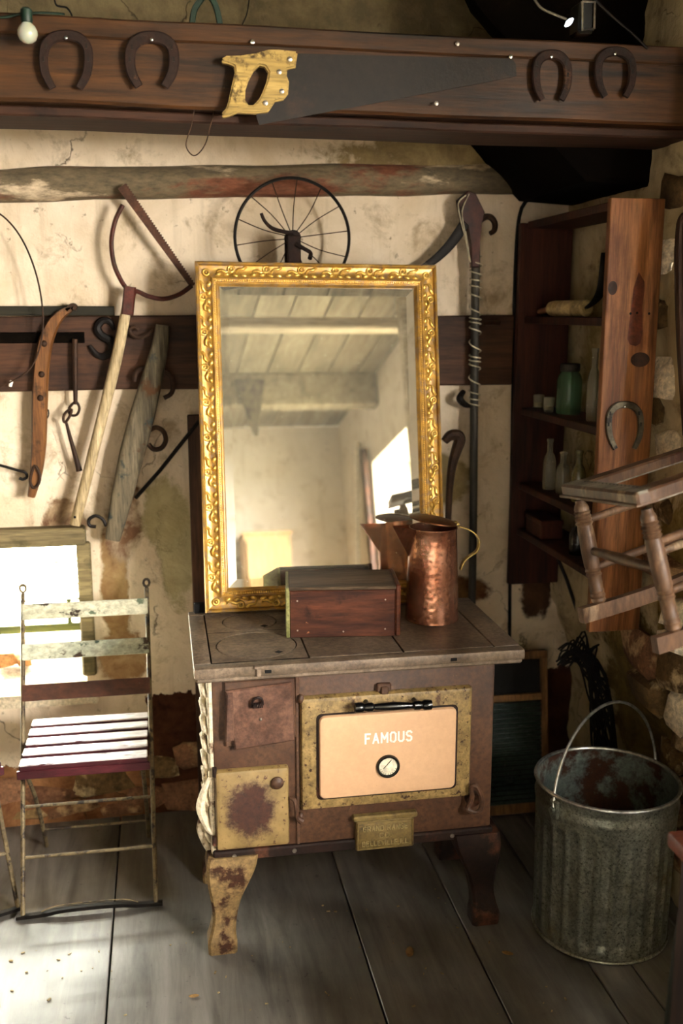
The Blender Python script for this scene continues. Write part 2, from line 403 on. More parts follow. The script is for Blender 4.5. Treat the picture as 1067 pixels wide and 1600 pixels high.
def floor_mat():
    N = NT('worn_grey_floor_paint'); v = N.coord((1, .12, 1)); w = N.coord((1, 1, 1))
    g = N.noise(v, 22, 7, .65, .5); n1 = N.noise(w, 2.5, 7, .6); n2 = N.noise(w, 45, 5, .6)
    col = N.ramp(g, [(.3, '#4e4a44'), (.7, '#807b74')])
    col = N.mix(N.ramp(n1, [(.45, 0.0), (.75, .7)]), col, '#37322a')
    col = N.mix(N.ramp(n2, [(.66, 0.0), (.72, .6)]), col, '#241d14')
    N.set(Base_Color=col, Roughness=N.math('MULTIPLY_ADD', n1, .26, .29), Specular_IOR_Level=.6); N.bump(g, .18, .003)
    return N.m
M_FLOOR = floor_mat()
M_BLACK = mat('black_timber_and_shade', '#0e0a07', '#1a130c', 8, .95, spec=.03)  # also colours the black shapes that stand in for corner shade
M_GRASS = mat('pale_dry_ground', '#a8a48c', '#c4bda4', 5, .95, 0, .4, 30)
def pane_mat():
    N = NT('old_window_glass'); t = N.n('ShaderNodeBsdfTransparent'); t.inputs[0].default_value = (.95, .97, .93, 1); g = N.n('ShaderNodeBsdfGlossy'); g.inputs['Roughness'].default_value = .02
    ms = N.n('ShaderNodeMixShader'); ms.inputs[0].default_value = .06; N.l(t.outputs[0], ms.inputs[1]); N.l(g.outputs[0], ms.inputs[2]); N.l(ms.outputs[0], N.out.inputs[0]); return N.m
M_GLASS = pane_mat()

# ------------------------------------------------------------------ the room
YB = 3.16; XR = 1.32; XR2 = 1.62; YF = -2.3; XL = -2.3; ZC = 2.75
def grid_wall(fn, us, vs, *holes):
    bm = BM(); V = {}
    for i, u in enumerate(us):
        for j, w in enumerate(vs): V[i, j] = bm.verts.new(fn(u, w))
    for i in range(len(us) - 1):
        for j in range(len(vs) - 1):
            if any(us[i] >= h[0] - 1e-6 and us[i + 1] <= h[1] + 1e-6 and vs[j] >= h[2] - 1e-6 and vs[j + 1] <= h[3] + 1e-6 for h in holes): continue
            bm.faces.new((V[i, j], V[i + 1, j], V[i + 1, j + 1], V[i, j + 1]))
    return bm, V
def steps(a, b, s, extra=()):
    n = max(1, round((b - a) / s)); L = [a + (b - a) * k / n for k in range(n + 1)]
    for e in extra:
        L = [q for q in L if abs(q - e) > s * .45 or q in extra]; L.append(e)
    return sorted(set(L))
def reveal(bm, V, us, vs, hole, d):
    """side faces of an opening through a thick wall"""
    iu = [i for i, u in enumerate(us) if hole[0] - 1e-6 <= u <= hole[1] + 1e-6]; iv = [j for j, w in enumerate(vs) if hole[2] - 1e-6 <= w <= hole[3] + 1e-6]
    ring = [(i, iv[0]) for i in iu] + [(iu[-1], j) for j in iv[1:]] + [(i, iv[-1]) for i in reversed(iu[:-1])] + [(iu[0], j) for j in reversed(iv[1:-1])]
    A = [V[r] for r in ring]; B = [bm.verts.new(a.co + Vector(d)) for a in A]
    for k in range(len(A)): bm.faces.new((A[k], A[(k + 1) % len(A)], B[(k + 1) % len(A)], B[k]))
# back wall
def fb(x, z):
    y = YB + .012 * noise.noise(Vector((x * 2.2, 1.3, z * 2.2))) + .004 * noise.noise(Vector((x * 11, 4, z * 11)))
    y -= .05 * math.exp(-((z - 2.155) / .065) ** 2)                    # swelling under the beam
    y -= .02 * sstep(.22, .1, z)
    return Vector((x, y, z))
us = steps(XL, 1.5, .045, (WB['x0'], WB['x1'])); vs = steps(-.05, ZC, .045, (WB['z0'], WB['z1']))
hb = (WB['x0'], WB['x1'], WB['z0'], WB['z1'])
bm, V = grid_wall(fb, us, vs, hb); reveal(bm, V, us, vs, hb, (0, .46, 0))
wall_back = struct(obj('wall_back', bm, M_BACK, origin=(0, 0, 0)))
# right wall: rubble under torn render
def fr(y, z):
    x = XR + .085 * sstep(.75, .35, z) * sstep(1.9, 2.1, y) + .30 * sstep(2.08, 1.93, y)          # the room widens towards the window
    k = sstep(1.3, 1.8, y)
    x += k * (.030 * noise.noise(Vector((7, y * 3.1, z * 3.1))) + .020 * noise.noise(Vector((3, y * 8, z * 8))) + .008 * noise.noise(Vector((9, y * 24, z * 24))))
    if 2.42 < y < 3.16 and z > .7: x = max(x, XR - .004)
    return Vector((x, y, z))
us = steps(YF, 1.3, .15, (WR['y0'], WR['y1'])) + steps(1.325, 3.2, .025)
vs = steps(-.05, ZC, .03, (WR['z0'], WR['z1'])); hr = (WR['y0'], WR['y1'], WR['z0'], WR['z1'])
bm, V = grid_wall(fr, us, vs, hr); reveal(bm, V, us, vs, hr, (.36, 0, 0))
for f in bm.faces: f.material_index = 1 if f.calc_center_median().y < 1.9 else 0
wall_right = struct(obj('wall_right', bm, [M_RIGHT, M_INNER], origin=(0, 0, 0), smooth=50))
bm = BM(); bx(bm, XL - .1, XL, YF, 3.3, 0, ZC); struct(obj('wall_left', bm, M_LEFTW, origin=(0, 0, 0)))
bm = BM(); bx(bm, XL - .1, 1.9, YF - .1, YF, 0, ZC); struct(obj('wall_front', bm, M_INNER, origin=(0, 0, 0)))
ceiling = None
bm = BM(); bx(bm, XL - .1, 1.9, YF - .1, 3.7, ZC + .02, ZC + .08); ceiling = struct(obj('ceiling', bm, M_CEIL, origin=(0, 0, 0)))
x = XL
while x < 1.7:
    bm = BM(); bx(bm, x + .004, x + .206, YF, YB + .05, ZC, ZC + .03, .003); obj('ceiling_board', bm, M_CEIL, ceiling); x += .21
bm = BM(); bx(bm, XL - .1, 1.9, YF - .1, 3.5, -.12, -.045); floor = struct(obj('floor', bm, M_BLACK, origin=(0, 0, 0)))
gaps = [XL, -1.86, -1.42, -1.0, -.60, -.181, .475, .765, 1.037, 1.144, 1.338, 1.50, 1.68]
for a, b in zip(gaps, gaps[1:]):
    bm = BM(); bx(bm, a + .0022, b - .0022, YF, YB + .03, -.04, 0.0 - random.random() * .0015, .002); obj('floor_plank', bm, M_FLOOR, floor)
# ground outside
bm = BM()
for (x0, x1, y0, y1) in ((-14, 14, 3.7, 20), (2.0, 16, -14, 3.7)): bx(bm, x0, x1, y0, y1, -.4, -.14)
tag(obj('outside_ground', bm, M_GRASS), 'pale bright ground outside seen through the low window', 'ground', kind='stuff')

# stones showing through the right wall
def stone_mesh(seed, sx, sy, sz):
    random.seed(seed); b = BM(); vs = box(b, (0, 0, 0), (1, 1, 1), None, .2)
    for v in b.verts: v.co = Vector((v.co.x * sx, v.co.y * sy, v.co.z * sz)) * (1 + .2 * random.uniform(-1, 1))
    return b
def stone_at(parent, p, sx, sy, sz, m, seed, name='stone'):
    b = stone_mesh(seed, sx, sy, sz); rot = Matrix.Rotation(random.uniform(-.2, .2), 4, 'X') @ Matrix.Rotation(random.uniform(-.15, .15), 4, 'Y')
    for v in b.verts: v.co = (rot @ v.co) + Vector(p)
    return obj(name, b, m, parent, 60)
sd = 100
random.seed(21); z = .03
while z < 1.02:
    h_ = random.uniform(.06, .115); y = 1.98 + random.uniform(0, .1)
    while y < 2.42 - .12 * abs(z - .62):
        w_ = random.uniform(.09, .21)
        if random.random() < .74:
            sd += 1; q = fr(y + w_ / 2, z + h_ / 2); rs_ = random.getstate()
            stone_at(wall_right, (q.x + .008, y + w_ / 2, z + h_ / 2 + random.uniform(-.012, .012)), random.uniform(.07, .10) if z < .5 else random.uniform(.08, .125), w_ * 1.02, h_ * 1.0, (M_STONE2, M_STONE, M_STONE2, M_STONE, M_STONE3)[sd % 5] if z > .3 else M_STONE3, sd)
            random.setstate(rs_)
        y += w_ + .012
    z += h_ + .008
for px_, py_, w_, h_, m_ in ((1045, 590, .13, .10, M_STONE2), (1050, 700, .13, .10, M_STONE2), (1040, 490, .12, .09, M_STONE), (1046, 400, .14, .09, M_STONE2), (1025, 640, .1, .07, M_STONE), (1050, 880, .14, .09, M_STONE2), (1048, 800, .12, .07, M_STONE), (1060, 300, .13, .08, M_STONE)):
    sd += 1; p = PX(px_, py_, XR + .02); q = fr(p.y, p.z)
    stone_at(wall_right, (q.x + .006, p.y, p.z), .04, w_, h_, m_, sd)
# foundation stones at the foot of the back wall
for px_, py_, w_, h_ in ((14, 1238, .15, .10), (75, 1245, .17, .075), (160, 1222, .19, .085), (225, 1242, .13, .07), (120, 1262, .16, .05), (45, 1270, .13, .045), (195, 1262, .15, .045), (285, 1240, .14, .1), (250, 1200, .12, .07), (305, 1180, .13, .09)):
    sd += 1; p = PY(px_, py_, YB - .012)
    stone_at(wall_back, (p.x, YB - .001, p.z), w_, .05, h_, M_STONE3 if sd % 3 else M_STONE, sd)
random.seed(11)

# the log let into the wall under the beam
bm = BM(); pts = []; sc = []
for k in range(60):
    x = lerp(-2.2, 1.31, k / 59); z = 2.012 + (x + .43) * .035 + .008 * noise.noise(Vector((x * 3, 0, 5)))
    pts.append((x, YB - .012, z)); sc.append(1 + .12 * noise.noise(Vector((x * 5, 3, 1))))
tube(bm, pts, [.047 * s for s in sc], 14)
o = struct(obj('trim_1', bm, M_LEDGE, origin=(0, 0, 0)))
# beam
BY0, BY1 = 2.40, 2.58; BZ0, BZ1 = 2.088, 2.262
beam = bpy.data.objects.new('trim_2', None); COL.objects.link(beam); ORG['trim_2'] = Vector((0, 0, 0)); struct(beam)
def warped(bm, amp, f=3.0):
    for v in bm.verts: v.co += Vector((0, amp * noise.noise(v.co * f), amp * noise.noise(v.co * f + Vector((9, 2, 4)))))
def longbox(bm, x0, x1, y0, y1, z0, z1, n=40, bev=.006):
    rings = []
    for k in range(n + 1):
        x = lerp(x0, x1, k / n); b = bev
        rings.append([(x, y0 + b, z0), (x, y1 - b, z0), (x, y1, z0 + b), (x, y1, z1 - b), (x, y1 - b, z1), (x, y0 + b, z1), (x, y0, z1 - b), (x, y0, z0 + b)])
    loft(bm, rings)
bm = BM(); longbox(bm, -1.6, 1.7, BY0, BY1, BZ0 + .012, BZ1); warped(bm, .006); obj('timber', bm, M_BEAM, beam)
bm = BM(); longbox(bm, -1.6, 1.7, BY0 - .012, BY0 - .001, BZ0 + .148, BZ1 + .016, 30, .004); warped(bm, .004); obj('upper_board', bm, M_BEAM, beam)
bm = BM(); longbox(bm, -1.6, 1.7, BY0 + .035, BY1 + .03, BZ0 - .012, BZ0 + .010, 30, .004); warped(bm, .004); obj('underside_lath', bm, M_BEAM2, beam)
# wall rail with the darker batten above it on the left
bm = BM(); longbox(bm, -2.2, 1.128, YB - .036, YB - .004, 1.418, 1.641, 40, .004); warped(bm, .004); struct(obj('trim_3', bm, M_RAIL, origin=(0, 0, 0)))
bm = BM(); longbox(bm, -2.2, -.13, YB - .050, YB - .012, 1.640, 1.668, 20, .003); struct(obj('trim_4', bm, M_DKGREEN, origin=(0, 0, 0)))
bm = BM(); longbox(bm, -2.2, -.22, YB - .046, YB - .034, 1.560, 1.592, 20, .003); struct(obj('trim_5', bm, M_BLACK, origin=(0, 0, 0)))
# joists seen in the mirror
bm = BM(); longbox(bm, XL, 1.7, .50, .60, 2.49, 2.55, 10, .01); struct(obj('trim_6', bm, M_WHITEWOOD, origin=(0, 0, 0)))
bm = BM(); longbox(bm, XL, 1.7, -1.05, -.92, 2.52, 2.75, 10, .01); struct(obj('trim_7', bm, M_CEIL, origin=(0, 0, 0)))
# shadow of the upper right corner, built as a black sheet
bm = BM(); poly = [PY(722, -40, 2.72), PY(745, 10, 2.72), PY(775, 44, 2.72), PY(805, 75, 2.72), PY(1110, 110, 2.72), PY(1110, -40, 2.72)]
prism(bm, poly, (0, .06, 0), .004); struct(obj('shade_sheet', bm, M_BLACK))

bm = BM(); prism(bm, [(.88, 2.62, 2.34), (.96, 2.62, 2.16), (1.14, 2.62, 1.995), (1.33, 2.62, 1.985), (1.33, 2.62, 2.34)], (0, .53, 0), .01); struct(obj('shade_block', bm, M_BLACK))  # unlit recess above the shelf, its darkness built as an added block

# low window in the back wall
win = bpy.data.objects.new('window_1', None); COL.objects.link(win); ORG['window_1'] = Vector((0, 0, 0)); struct(win)
YW = 3.48
bm = BM(); prism(bm, [(WB['x0'] - .01, YB - .03, .452), (WB['x0'] - .01, YW + .1, .548), (WB['x0'] - .01, YW + .1, .50), (WB['x0'] - .01, YB - .03, .41)], (WB['x1'] - WB['x0'] + .045, 0, 0), .006); obj('window_sill', bm, M_SILL, win)
bm = BM(); bx(bm, WB['x0'] - .12, WB['x1'] + .02, YB - .045, YB + .12, .938, .995, .006); warped(bm, .004); obj('lintel', bm, M_WINWOOD, win)
bm = BM(); bx(bm, WB['x1'] - .012, WB['x1'] + .032, YB - .022, YB + .3, .50, .94, .006); obj('jamb', bm, M_WINWOOD, win)
bm = BM(); bx(bm, WB['x0'] - .03, WB['x0'] + .02, YB + .1, YB + .4, .50, .94, .006); obj('jamb', bm, M_WINWOOD, win)
z1, z2 = PY(60, 879, YW).z, PY(60, 914, YW).z
for z, t in ((z1, .006), (z2, .006), (PY(60, 938, YW).z, .006), (.565, .03), (.925, .02)):
    bm = BM(); bx(bm, WB['x0'], WB['x1'], YW - .012, YW + .012, z - t / 2, z + t / 2, .002); obj('sash_bar', bm, M_WINGREEN, win)
for xx, zz0, zz1 in ((PY(107, 930, YW).x, .56, PY(60, 938, YW).z), (WB['x1'] - .02, .56, .93), (-.66, .56, .93), (-1.15, .56, .93)):
    bm = BM(); bx(bm, xx - .007, xx + .007, YW - .010, YW + .010, zz0, zz1, .002); obj('sash_bar', bm, M_WINGREEN, win)
for x0, x1 in ((WB['x0'], -1.157), (-1.143, -.667), (-.653, WB['x1'] - .027)):
    bm = BM(); bx(bm, x0, x1, YW - .002, YW + .002, .58, .92); obj('pane', bm, M_GLASS, win)
# window in the right wall beside the camera
win2 = bpy.data.objects.new('window_2', None); COL.objects.link(win2); ORG['window_2'] = Vector((0, 0, 0)); struct(win2)
xw = XR2 + .33
for a, b in ((WR['y0'], WR['y0'] + .05), (WR['y1'] - .05, WR['y1']), (-.02, .02)):
    bm = BM(); bx(bm, xw - .02, xw + .02, a, b, WR['z0'], WR['z1'], .004); obj('sash_bar', bm, M_WINWOOD, win2)
for z in (WR['z0'] + .025, 1.40, WR['z1'] - .025):
    bm = BM(); bx(bm, xw - .018, xw + .018, WR['y0'], WR['y1'], z - .022, z + .022, .004); obj('sash_bar', bm, M_WINWOOD, win2)
bm = BM(); bx(bm, XR2 - .03, XR2 + .36, WR['y0'] - .04, WR['y1'] + .04, WR['z0'] - .035, WR['z0'] + .004, .006); obj('window_sill', bm, M_SILL, win2)

# ------------------------------------------------------------------ cast-iron range
M_RANGE = mat('brown_rusty_enamel', '#4f3422', '#6e4b34', 5, .55, .0, .25, 80, wear='#3d2014', wscale=5, wpos=(.5, .72), spec=.4, wear2='#8a6a55', w2scale=30, w2pos=(.66, .74))
M_RANGEDK = mat('dark_rusty_iron_and_shade', '#20110a', '#3c2216', 8, .65, .2, .4, 70, wear='#5e3520', wscale=12, wpos=(.55, .65))
M_RTOP = mat('dusty_iron_top', '#62523f', '#8a7764', 6, .55, .25, .25, 90, wear='#4d3a2c', wscale=7, wpos=(.5, .7), spec=.4, wear2='#9a8f84', w2scale=26, w2pos=(.66, .75))
M_YEL = mat('mottled_yellow_enamel', '#7a6338', '#a08554', 14, .42, .0, .3, 90, wear='#4b2a14', wscale=70, wpos=(.57, .64), wrough=.85, wear2='#5c3417', w2scale=11, w2pos=(.61, .68), spec=.45)
M_CREAM = mat('cream_enamel', '#d0a680', '#d8b08a', 3, .33, bump=.03, bscale=30, wear='#b98f64', wscale=50, wpos=(.70, .74), spec=.5, grit=.12)
M_PEACH = mat('pinkish_worn_enamel', '#5c4034', '#7d5a48', 6, .5, 0, .25, 60, wear='#4f2e20', wscale=8, wpos=(.5, .7))
M_BLKCHROME = mat('black_enamelled_iron', '#08080a', '#141416', 10, .25, .3, .1, 60, spec=.6)
M_STEEL = mat('dull_steel', '#8d867c', '#b5aea2', 9, .35, .9, .2, 60)
M_DIAL = mat('pale_dial_card', '#c9bfa4', '#ddd3b8', 8, .5)
M_WHITEPAINT = mat('white_lettering', '#f6f0e2', '#fbf5e6', 8, .5, bump=.05, grit=0)
M_LEGY = mat('ochre_enamelled_leg', '#6f5836', '#957a50', 6, .5, 0, .3, 60, wear='#47240f', wscale=12, wpos=(.5, .58), wrough=.8)
M_SOOT = mat('soot_black', '#080605', '#100c0a', 8, .9)
M_BRASS = mat('tarnished_bronze_plate', '#6f5a34', '#96804f', 7, .5, .3, .35, 70, wear='#3a2713', wscale=30, wpos=(.6, .7))

SX0, SX1, SY0, SY1, SZ0, SZ1, STOP = .097, .840, 2.37, 2.74, .262, .79, .814
stove = thing('cooking_range', (.4685, 2.555, 0), 'rusty brown cast-iron cooking range with a cream oven door', 'stove')
F = lambda x, y, d=0.0: PY(x, y, SY0 - d)
bm = BM(); bx(bm, SX0, SX1, SY0, SY1, SZ0, SZ1, .012, 2); obj('body', bm, M_RANGE, stove)
# top: slab, rim strips, plates with gaps
bm = BM(); bx(bm, .060, .878, 2.286, 2.755, SZ1, STOP - .008, .003); obj('top_slab', bm, M_SOOT, stove)
rim = [((.054, 2.28), (.884, 2.317)), ((.054, 2.722), (.884, 2.76)), ((.054, 2.3195), (.0965, 2.7195)), ((.8165, 2.3195), (.884, 2.7195))]
for (a, b) in rim:
    bm = BM(); bx(bm, a[0], b[0], a[1], b[1], SZ1 - .002, STOP, .004, 2); obj('top_rim', bm, M_RTOP, stove)
# downturned corner wedges on the front lip
bm = BM(); bx(bm, .058, .880, 2.285, 2.305, SZ1 - .014, SZ1, .004); obj('lip', bm, M_RTOP, stove)
def holed(bm, x0, x1, y0, y1, cx, cy, r, z0, z1, n=48):
    A, B, Bd = [], [], []
    for k in range(n):
        a = 2 * PI * (k + .5) / n; c, s = math.cos(a), math.sin(a)
        t = min([(x1 - cx) / c if c > 1e-6 else 9, (x0 - cx) / c if c < -1e-6 else 9, (y1 - cy) / s if s > 1e-6 else 9, (y0 - cy) / s if s < -1e-6 else 9])
        A.append(bm.verts.new((cx + c * r, cy + s * r, z1))); B.append(bm.verts.new((cx + c * t, cy + s * t, z1))); Bd.append(bm.verts.new((cx + c * r, cy + s * r, z0)))
    for k in range(n):
        j = (k + 1) % n; bm.faces.new((A[k], B[k], B[j], A[j])); bm.faces.new((A[k], A[j], Bd[j], Bd[k]))
    for (p, q) in ((x0, y0), (x1, y0), (x1, y1), (x0, y1)):
        kk = min(range(n), key=lambda k: (B[k].co.x - p) ** 2 + (B[k].co.y - q) ** 2)
    cs = [bm.verts.new((p, q, z1)) for (p, q) in ((x1, y1), (x0, y1), (x0, y0), (x1, y0))]
    # fill the four corners left open by the fan
    for (c, (p, q)) in zip(cs, ((x1, y1), (x0, y1), (x0, y0), (x1, y0))):
        for k in range(n):
            j = (k + 1) % n; u, w = B[k].co, B[j].co
            if (abs(u.x - p) < 1e-6 and abs(w.y - q) < 1e-6) or (abs(u.y - q) < 1e-6 and abs(w.x - p) < 1e-6):
                if (u - w).length > 1e-6: bm.faces.new((B[k], c, B[j]))
bm = BM(); holed(bm, .0995, .3360, 2.320, 2.552, .218, 2.437, .104, STOP - .008, STOP - .0004); obj('lid_plate', bm, M_RTOP, stove)
bm = BM(); holed(bm, .0995, .3360, 2.555, 2.7195, .218, 2.638, .076, STOP - .008, STOP - .0004); obj('lid_plate', bm, M_RTOP, stove)
for cy, r in ((2.437, .101), (2.638, .073)):
    bm = BM(); lathe(bm, [(r - .003, STOP - .008), (r, STOP - .006), (r, STOP - .0022), (r - .0015, STOP - .0006), (r * .5, STOP - .0008)], 48, Matrix.Translation((.218, cy, 0))); lid = obj('stove_lid', bm, M_RTOP, stove)
    bm = BM(); lathe(bm, [(.011, 0), (.011, .001)], 4, Matrix.Translation((.218 + r * .5, cy - r * .62, STOP - .0012))); obj('lifter_slot', bm, M_SOOT, lid)
for x0, x1 in ((.3395, .5755), (.5795, .8135)):
    bm = BM(); bx(bm, x0, x1, 2.320, 2.7195, STOP - .008, STOP - .0004, .0015); obj('top_plate', bm, M_RTOP, stove)
for px_, py_ in ((419, 1050), (709, 1031)):
    p = PY(px_, py_, 2.28); bm = BM(); bx(bm, p.x - .008, p.x + .008, 2.2785, 2.283, p.z - .003, p.z + .005, .0005); obj('lifter_slot', bm, M_SOOT, stove)
p = PY(404, 1048, 2.28); bm = BM(); bx(bm, p.x - .006, p.x + .006, 2.274, 2.284, p.z - .014, p.z + .010, .002); bx(bm, p.x - .012, p.x + .012, 2.272, 2.284, p.z + .006, p.z + .012, .002); obj('lip_clip', bm, M_RTOP, stove)

# front frame mouldings
a, b = F(335, 1345), F(768, 1312)
bm = BM(); bx(bm, SX0 - .006, SX1 + .002, SY0 - .012, SY0 + .01, SZ0 - .004, SZ0 + .024, .004)
obj('bottom_rail', bm, M_RANGEDK, stove)
x = F(466, 1180).x
bm = BM(); bx(bm, x - .007, x + .003, SY0 - .006, SY0 + .004, SZ0 + .024, SZ1 - .02, .002); obj('divider_moulding', bm, M_RANGE, stove)
for px_, py_ in ((706, 1318), (460, 1332), (366, 1340)):
    p = F(px_, py_, .012); bm = BM(); disc(bm, (p.x, SY0 - .011, SZ0 + .011), .006, (0, -1, 0), 12, .004); obj('bolt', bm, M_STEEL, stove)

# oven door
x0, x1 = F(470, 1180, .02).x, F(737, 1165, .02).x; z0, z1 = F(600, 1257, .02).z, F(600, 1083, .02).z
door = None
def panel(bm, x0, x1, z0, z1, yb, d, r, lip, inset=.006):
    """pillow-edged plate standing proud of plane yb"""
    R = lambda i, y: [(x, y, z) for x, z in rounded_rect(x0 + i, x1 - i, z0 + i, z1 - i, max(r - i, .0015), 5)]
    loft(bm, [R(0, yb), R(0, yb - d * .55), R(lip * .35, yb - d * .9), R(lip, yb - d)])
bm = BM(); panel(bm, x0, x1, z0, z1, SY0 + .002, .022, .008, .012); door = obj('oven_door', bm, M_YEL, stove); door['label'] = 'mottled yellow oven door'
ix0, ix1 = F(498, 1180, .022).x, F(711, 1165, .022).x; iz0, iz1 = F(604, 1238, .022).z, F(604, 1111, .022).z
bm = BM(); panel(bm, ix0 - .006, ix1 + .006, iz0 - .006, iz1 + .004, SY0 - .019, .004, .014, .003); obj('panel_dark_frame', bm, M_RANGEDK, door)  # dark rusty iron border around the cream panel
bm = BM(); panel(bm, ix0, ix1, iz0, iz1, SY0 - .021, .012, .016, .008); pan = obj('enamel_panel', bm, M_CREAM, door); pan['label'] = 'cream enamel panel reading FAMOUS'
YP = SY0 - .0332
p = PY(607, 1152, YP); b = letters('FAMOUS', p.x, p.z, YP + .0004, .121, .0255, 1.25, .0012); obj('lettering', b, M_WHITEPAINT, door, 0)
p = PY(606, 1197, YP)
bm = BM(); lathe(bm, [(.0225, -.004), (.0315, -.004), (.0315, .004), (.029, .008), (.0258, .0085), (.0245, .004), (.0235, .003)], 32, axis_matrix(p, (0, -1, 0)), False); th = obj('thermometer_ring', bm, M_BLKCHROME, door)
bm = BM(); disc(bm, p, .0255, (0, -1, 0), 28, .003); obj('thermometer_dial', bm, M_DIAL, door)
bm = BM(); tube(bm, [p + Vector((-.012, -.0045, -.004)), p + Vector((.008, -.0045, .018))], .0008, 6)
for k in range(9):
    a = PI * (1.1 + .8 * k / 8); tube(bm, [p + Vector((.019 * math.cos(a), -.0042, .019 * math.sin(a))), p + Vector((.022 * math.cos(a), -.0042, .022 * math.sin(a)))], .0006, 4)
obj('thermometer_needle', bm, M_BLKCHROME, door)
# handle
h0, h1 = PY(553, 1106, SY0 - .05), PY(675, 1101, SY0 - .05)
bm = BM(); between(bm, h0, h1, [(.004, 0), (.0125, .01), (.0135, .05), (.0135, .10), (.010, .13), (.012, .17), (.012, .23), (.0075, .26), (.0085, .3), (.0115, .5), (.0085, .7), (.0075, .74), (.012, .77), (.012, .83), (.010, .87), (.0135, .9), (.0135, .95), (.0125, .99), (.004, 1)], 16)
hd = obj('door_handle', bm, M_BLKCHROME, door); hd['label'] = 'black turned door handle'
for t in (.18, .80):
    q = h0.lerp(h1, t); bm = BM(); tube(bm, [q, (q.x, SY0 - .02, q.z + .004)], .006, 8); obj('handle_post', bm, M_BLKCHROME, door)
p = F(600, 1075, .01); bm = BM(); bx(bm, p.x - .019, p.x + .019, SY0 - .014, SY0 + .002, p.z - .010, p.z + .012, .003); bx(bm, p.x - .010, p.x + .010, SY0 - .022, SY0, p.z - .014, p.z + .006, .003); obj('door_catch', bm, M_RANGE, stove)
# latch on the right of the oven door
p = F(742, 1248, .03); bm = BM()
tube(bm, [p + Vector(q) for q in ((-.018, .0, -.03), (.006, -.006, -.036), (.018, -.008, -.016), (.012, -.01, .018), (-.002, -.01, .042), (-.012, -.004, .036), (-.008, 0, .006), (-.014, .004, -.02))], .0065, 8, True, 4); obj('door_latch', bm, M_RANGE, stove)
bm = BM(); disc(bm, (p.x, SY0, p.z - .01), .02, (0, -1, 0), 18, .02); obj('latch_boss', bm, M_RANGEDK, stove)
# left of the oven door: small hinge knobs
for px_, py_ in ((470, 1276), (470, 1092)):
    p = F(px_, py_, .012); bm = BM(); ball(bm, p, .011, (.8, .8, 1.2)); obj('hinge', bm, M_RANGE, stove)
# firebox doors on the left
def quad_plate(pts, y, t, bev=.003):
    b = BM(); prism(b, [PY(q[0], q[1], y) for q in pts], (0, t, 0), bev); return b
b = quad_plate([(350, 1066), (460, 1060), (464, 1152), (352, 1168)], SY0 - .010, .012); obj('firebox_frame', b, M_RANGE, stove)
b = quad_plate([(352, 1081), (456, 1067), (461, 1158), (367, 1173)], SY0 - .024, .011, .004); fd = obj('firebox_door', b, M_PEACH, stove); fd['label'] = 'crooked pinkish firebox door'
p = PY(403, 1100, SY0 - .030); bm = BM(); pts = []
for k in range(60):
    a = k / 59 * 2 * PI * 6; pts.append(p + Vector((-.013 + .026 * k / 59, -.006 * math.sin(a) - .004, .006 * math.cos(a) - .002)))
tube(bm, pts, .0016, 5); obj('spring_handle', bm, M_RANGEDK, fd)
bm = BM(); tube(bm, [p + Vector(q) for q in ((-.016, -.002, -.006), (-.012, -.004, .012), (0, -.006, .019), (.010, -.004, .013), (.012, -.002, -.002))], .003, 6, False, 4); obj('handle_loop', bm, M_RANGEDK, fd)
p = PY(407, 1124, SY0 - .025); bm = BM(); ball(bm, p, .004); obj('rivet', bm, M_STEEL, fd)
b = quad_plate([(354, 1084), (364, 1083), (366, 1158), (352, 1160)], SY0 - .03, .006); obj('hinge_strap', b, M_PEACH, fd)
lx0, lx1 = F(337, 1260, .015).x, F(452, 1260, .015).x; lz0, lz1 = F(395, 1325, .015).z, F(395, 1202, .015).z
def ash_mat(cx, cz):
    N = NT('rusted_yellow_enamel'); v = N.coord((1, 1, 1), False); sp = N.n('ShaderNodeSeparateXYZ'); N.l(v, sp.inputs[0])
    n1 = N.noise(v, 14, 7, .6); n2 = N.noise(v, 26, 9, .7); n3 = N.noise(v, 75, 6, .65)
    col = N.ramp(n1, [(.3, '#7a6338'), (.7, '#9c8150')])
    col = N.mix(N.ramp(n3, [(.58, 0.0), (.66, 1.0)]), col, '#5c3417')
    f = blob(N, sp.outputs[0], sp.outputs[2], n2, cx, cz - .006, .062, .082, .7, 1.2)
    col = N.mix(f, col, N.ramp(n3, [(.35, '#3d1b0d'), (.7, '#5a2c14')]))
    N.set(Base_Color=col, Roughness=N.math('MULTIPLY_ADD', f, .35, .48)); N.bump(N.math('MULTIPLY_ADD', f, .5, n3), .3, .004); return N.m
bm = BM(); panel(bm, lx0, lx1, lz0, lz1, SY0 + .002, .02, .008, .010); ad = obj('ash_door', bm, ash_mat((lx0 + lx1) / 2 - .4685 - .004, (lz0 + lz1) / 2 + .002), stove); ad['label'] = 'rust-eaten yellow ash door'
p = PY(433, 1223, SY0 - .02); bm = BM(); lathe(bm, [(.0165, 0), (.0165, .004), (.012, .009), (.005, .011)], 20, axis_matrix(p, (0, -1, 0))); obj('boss', bm, M_RANGE, ad)
p = F(461, 1258, .02); bm = BM(); tube(bm, [p + Vector(q) for q in ((-.012, 0, .022), (-.002, -.008, .016), (.002, -.010, -.006), (.004, -.008, -.030), (.016, -.004, -.044))], [.005, .006, .006, .006, .009], 8, False, 4); obj('ash_door_latch', bm, M_RANGE, stove)
for py_ in (1213, 1320):
    p = F(334, py_, .006); bm = BM(); lathe(bm, [(.006, 0), (.006, .024)], 10, Matrix.Translation((p.x + .002, SY0 - .008, p.z))); obj('hinge', bm, M_RANGEDK, ad)
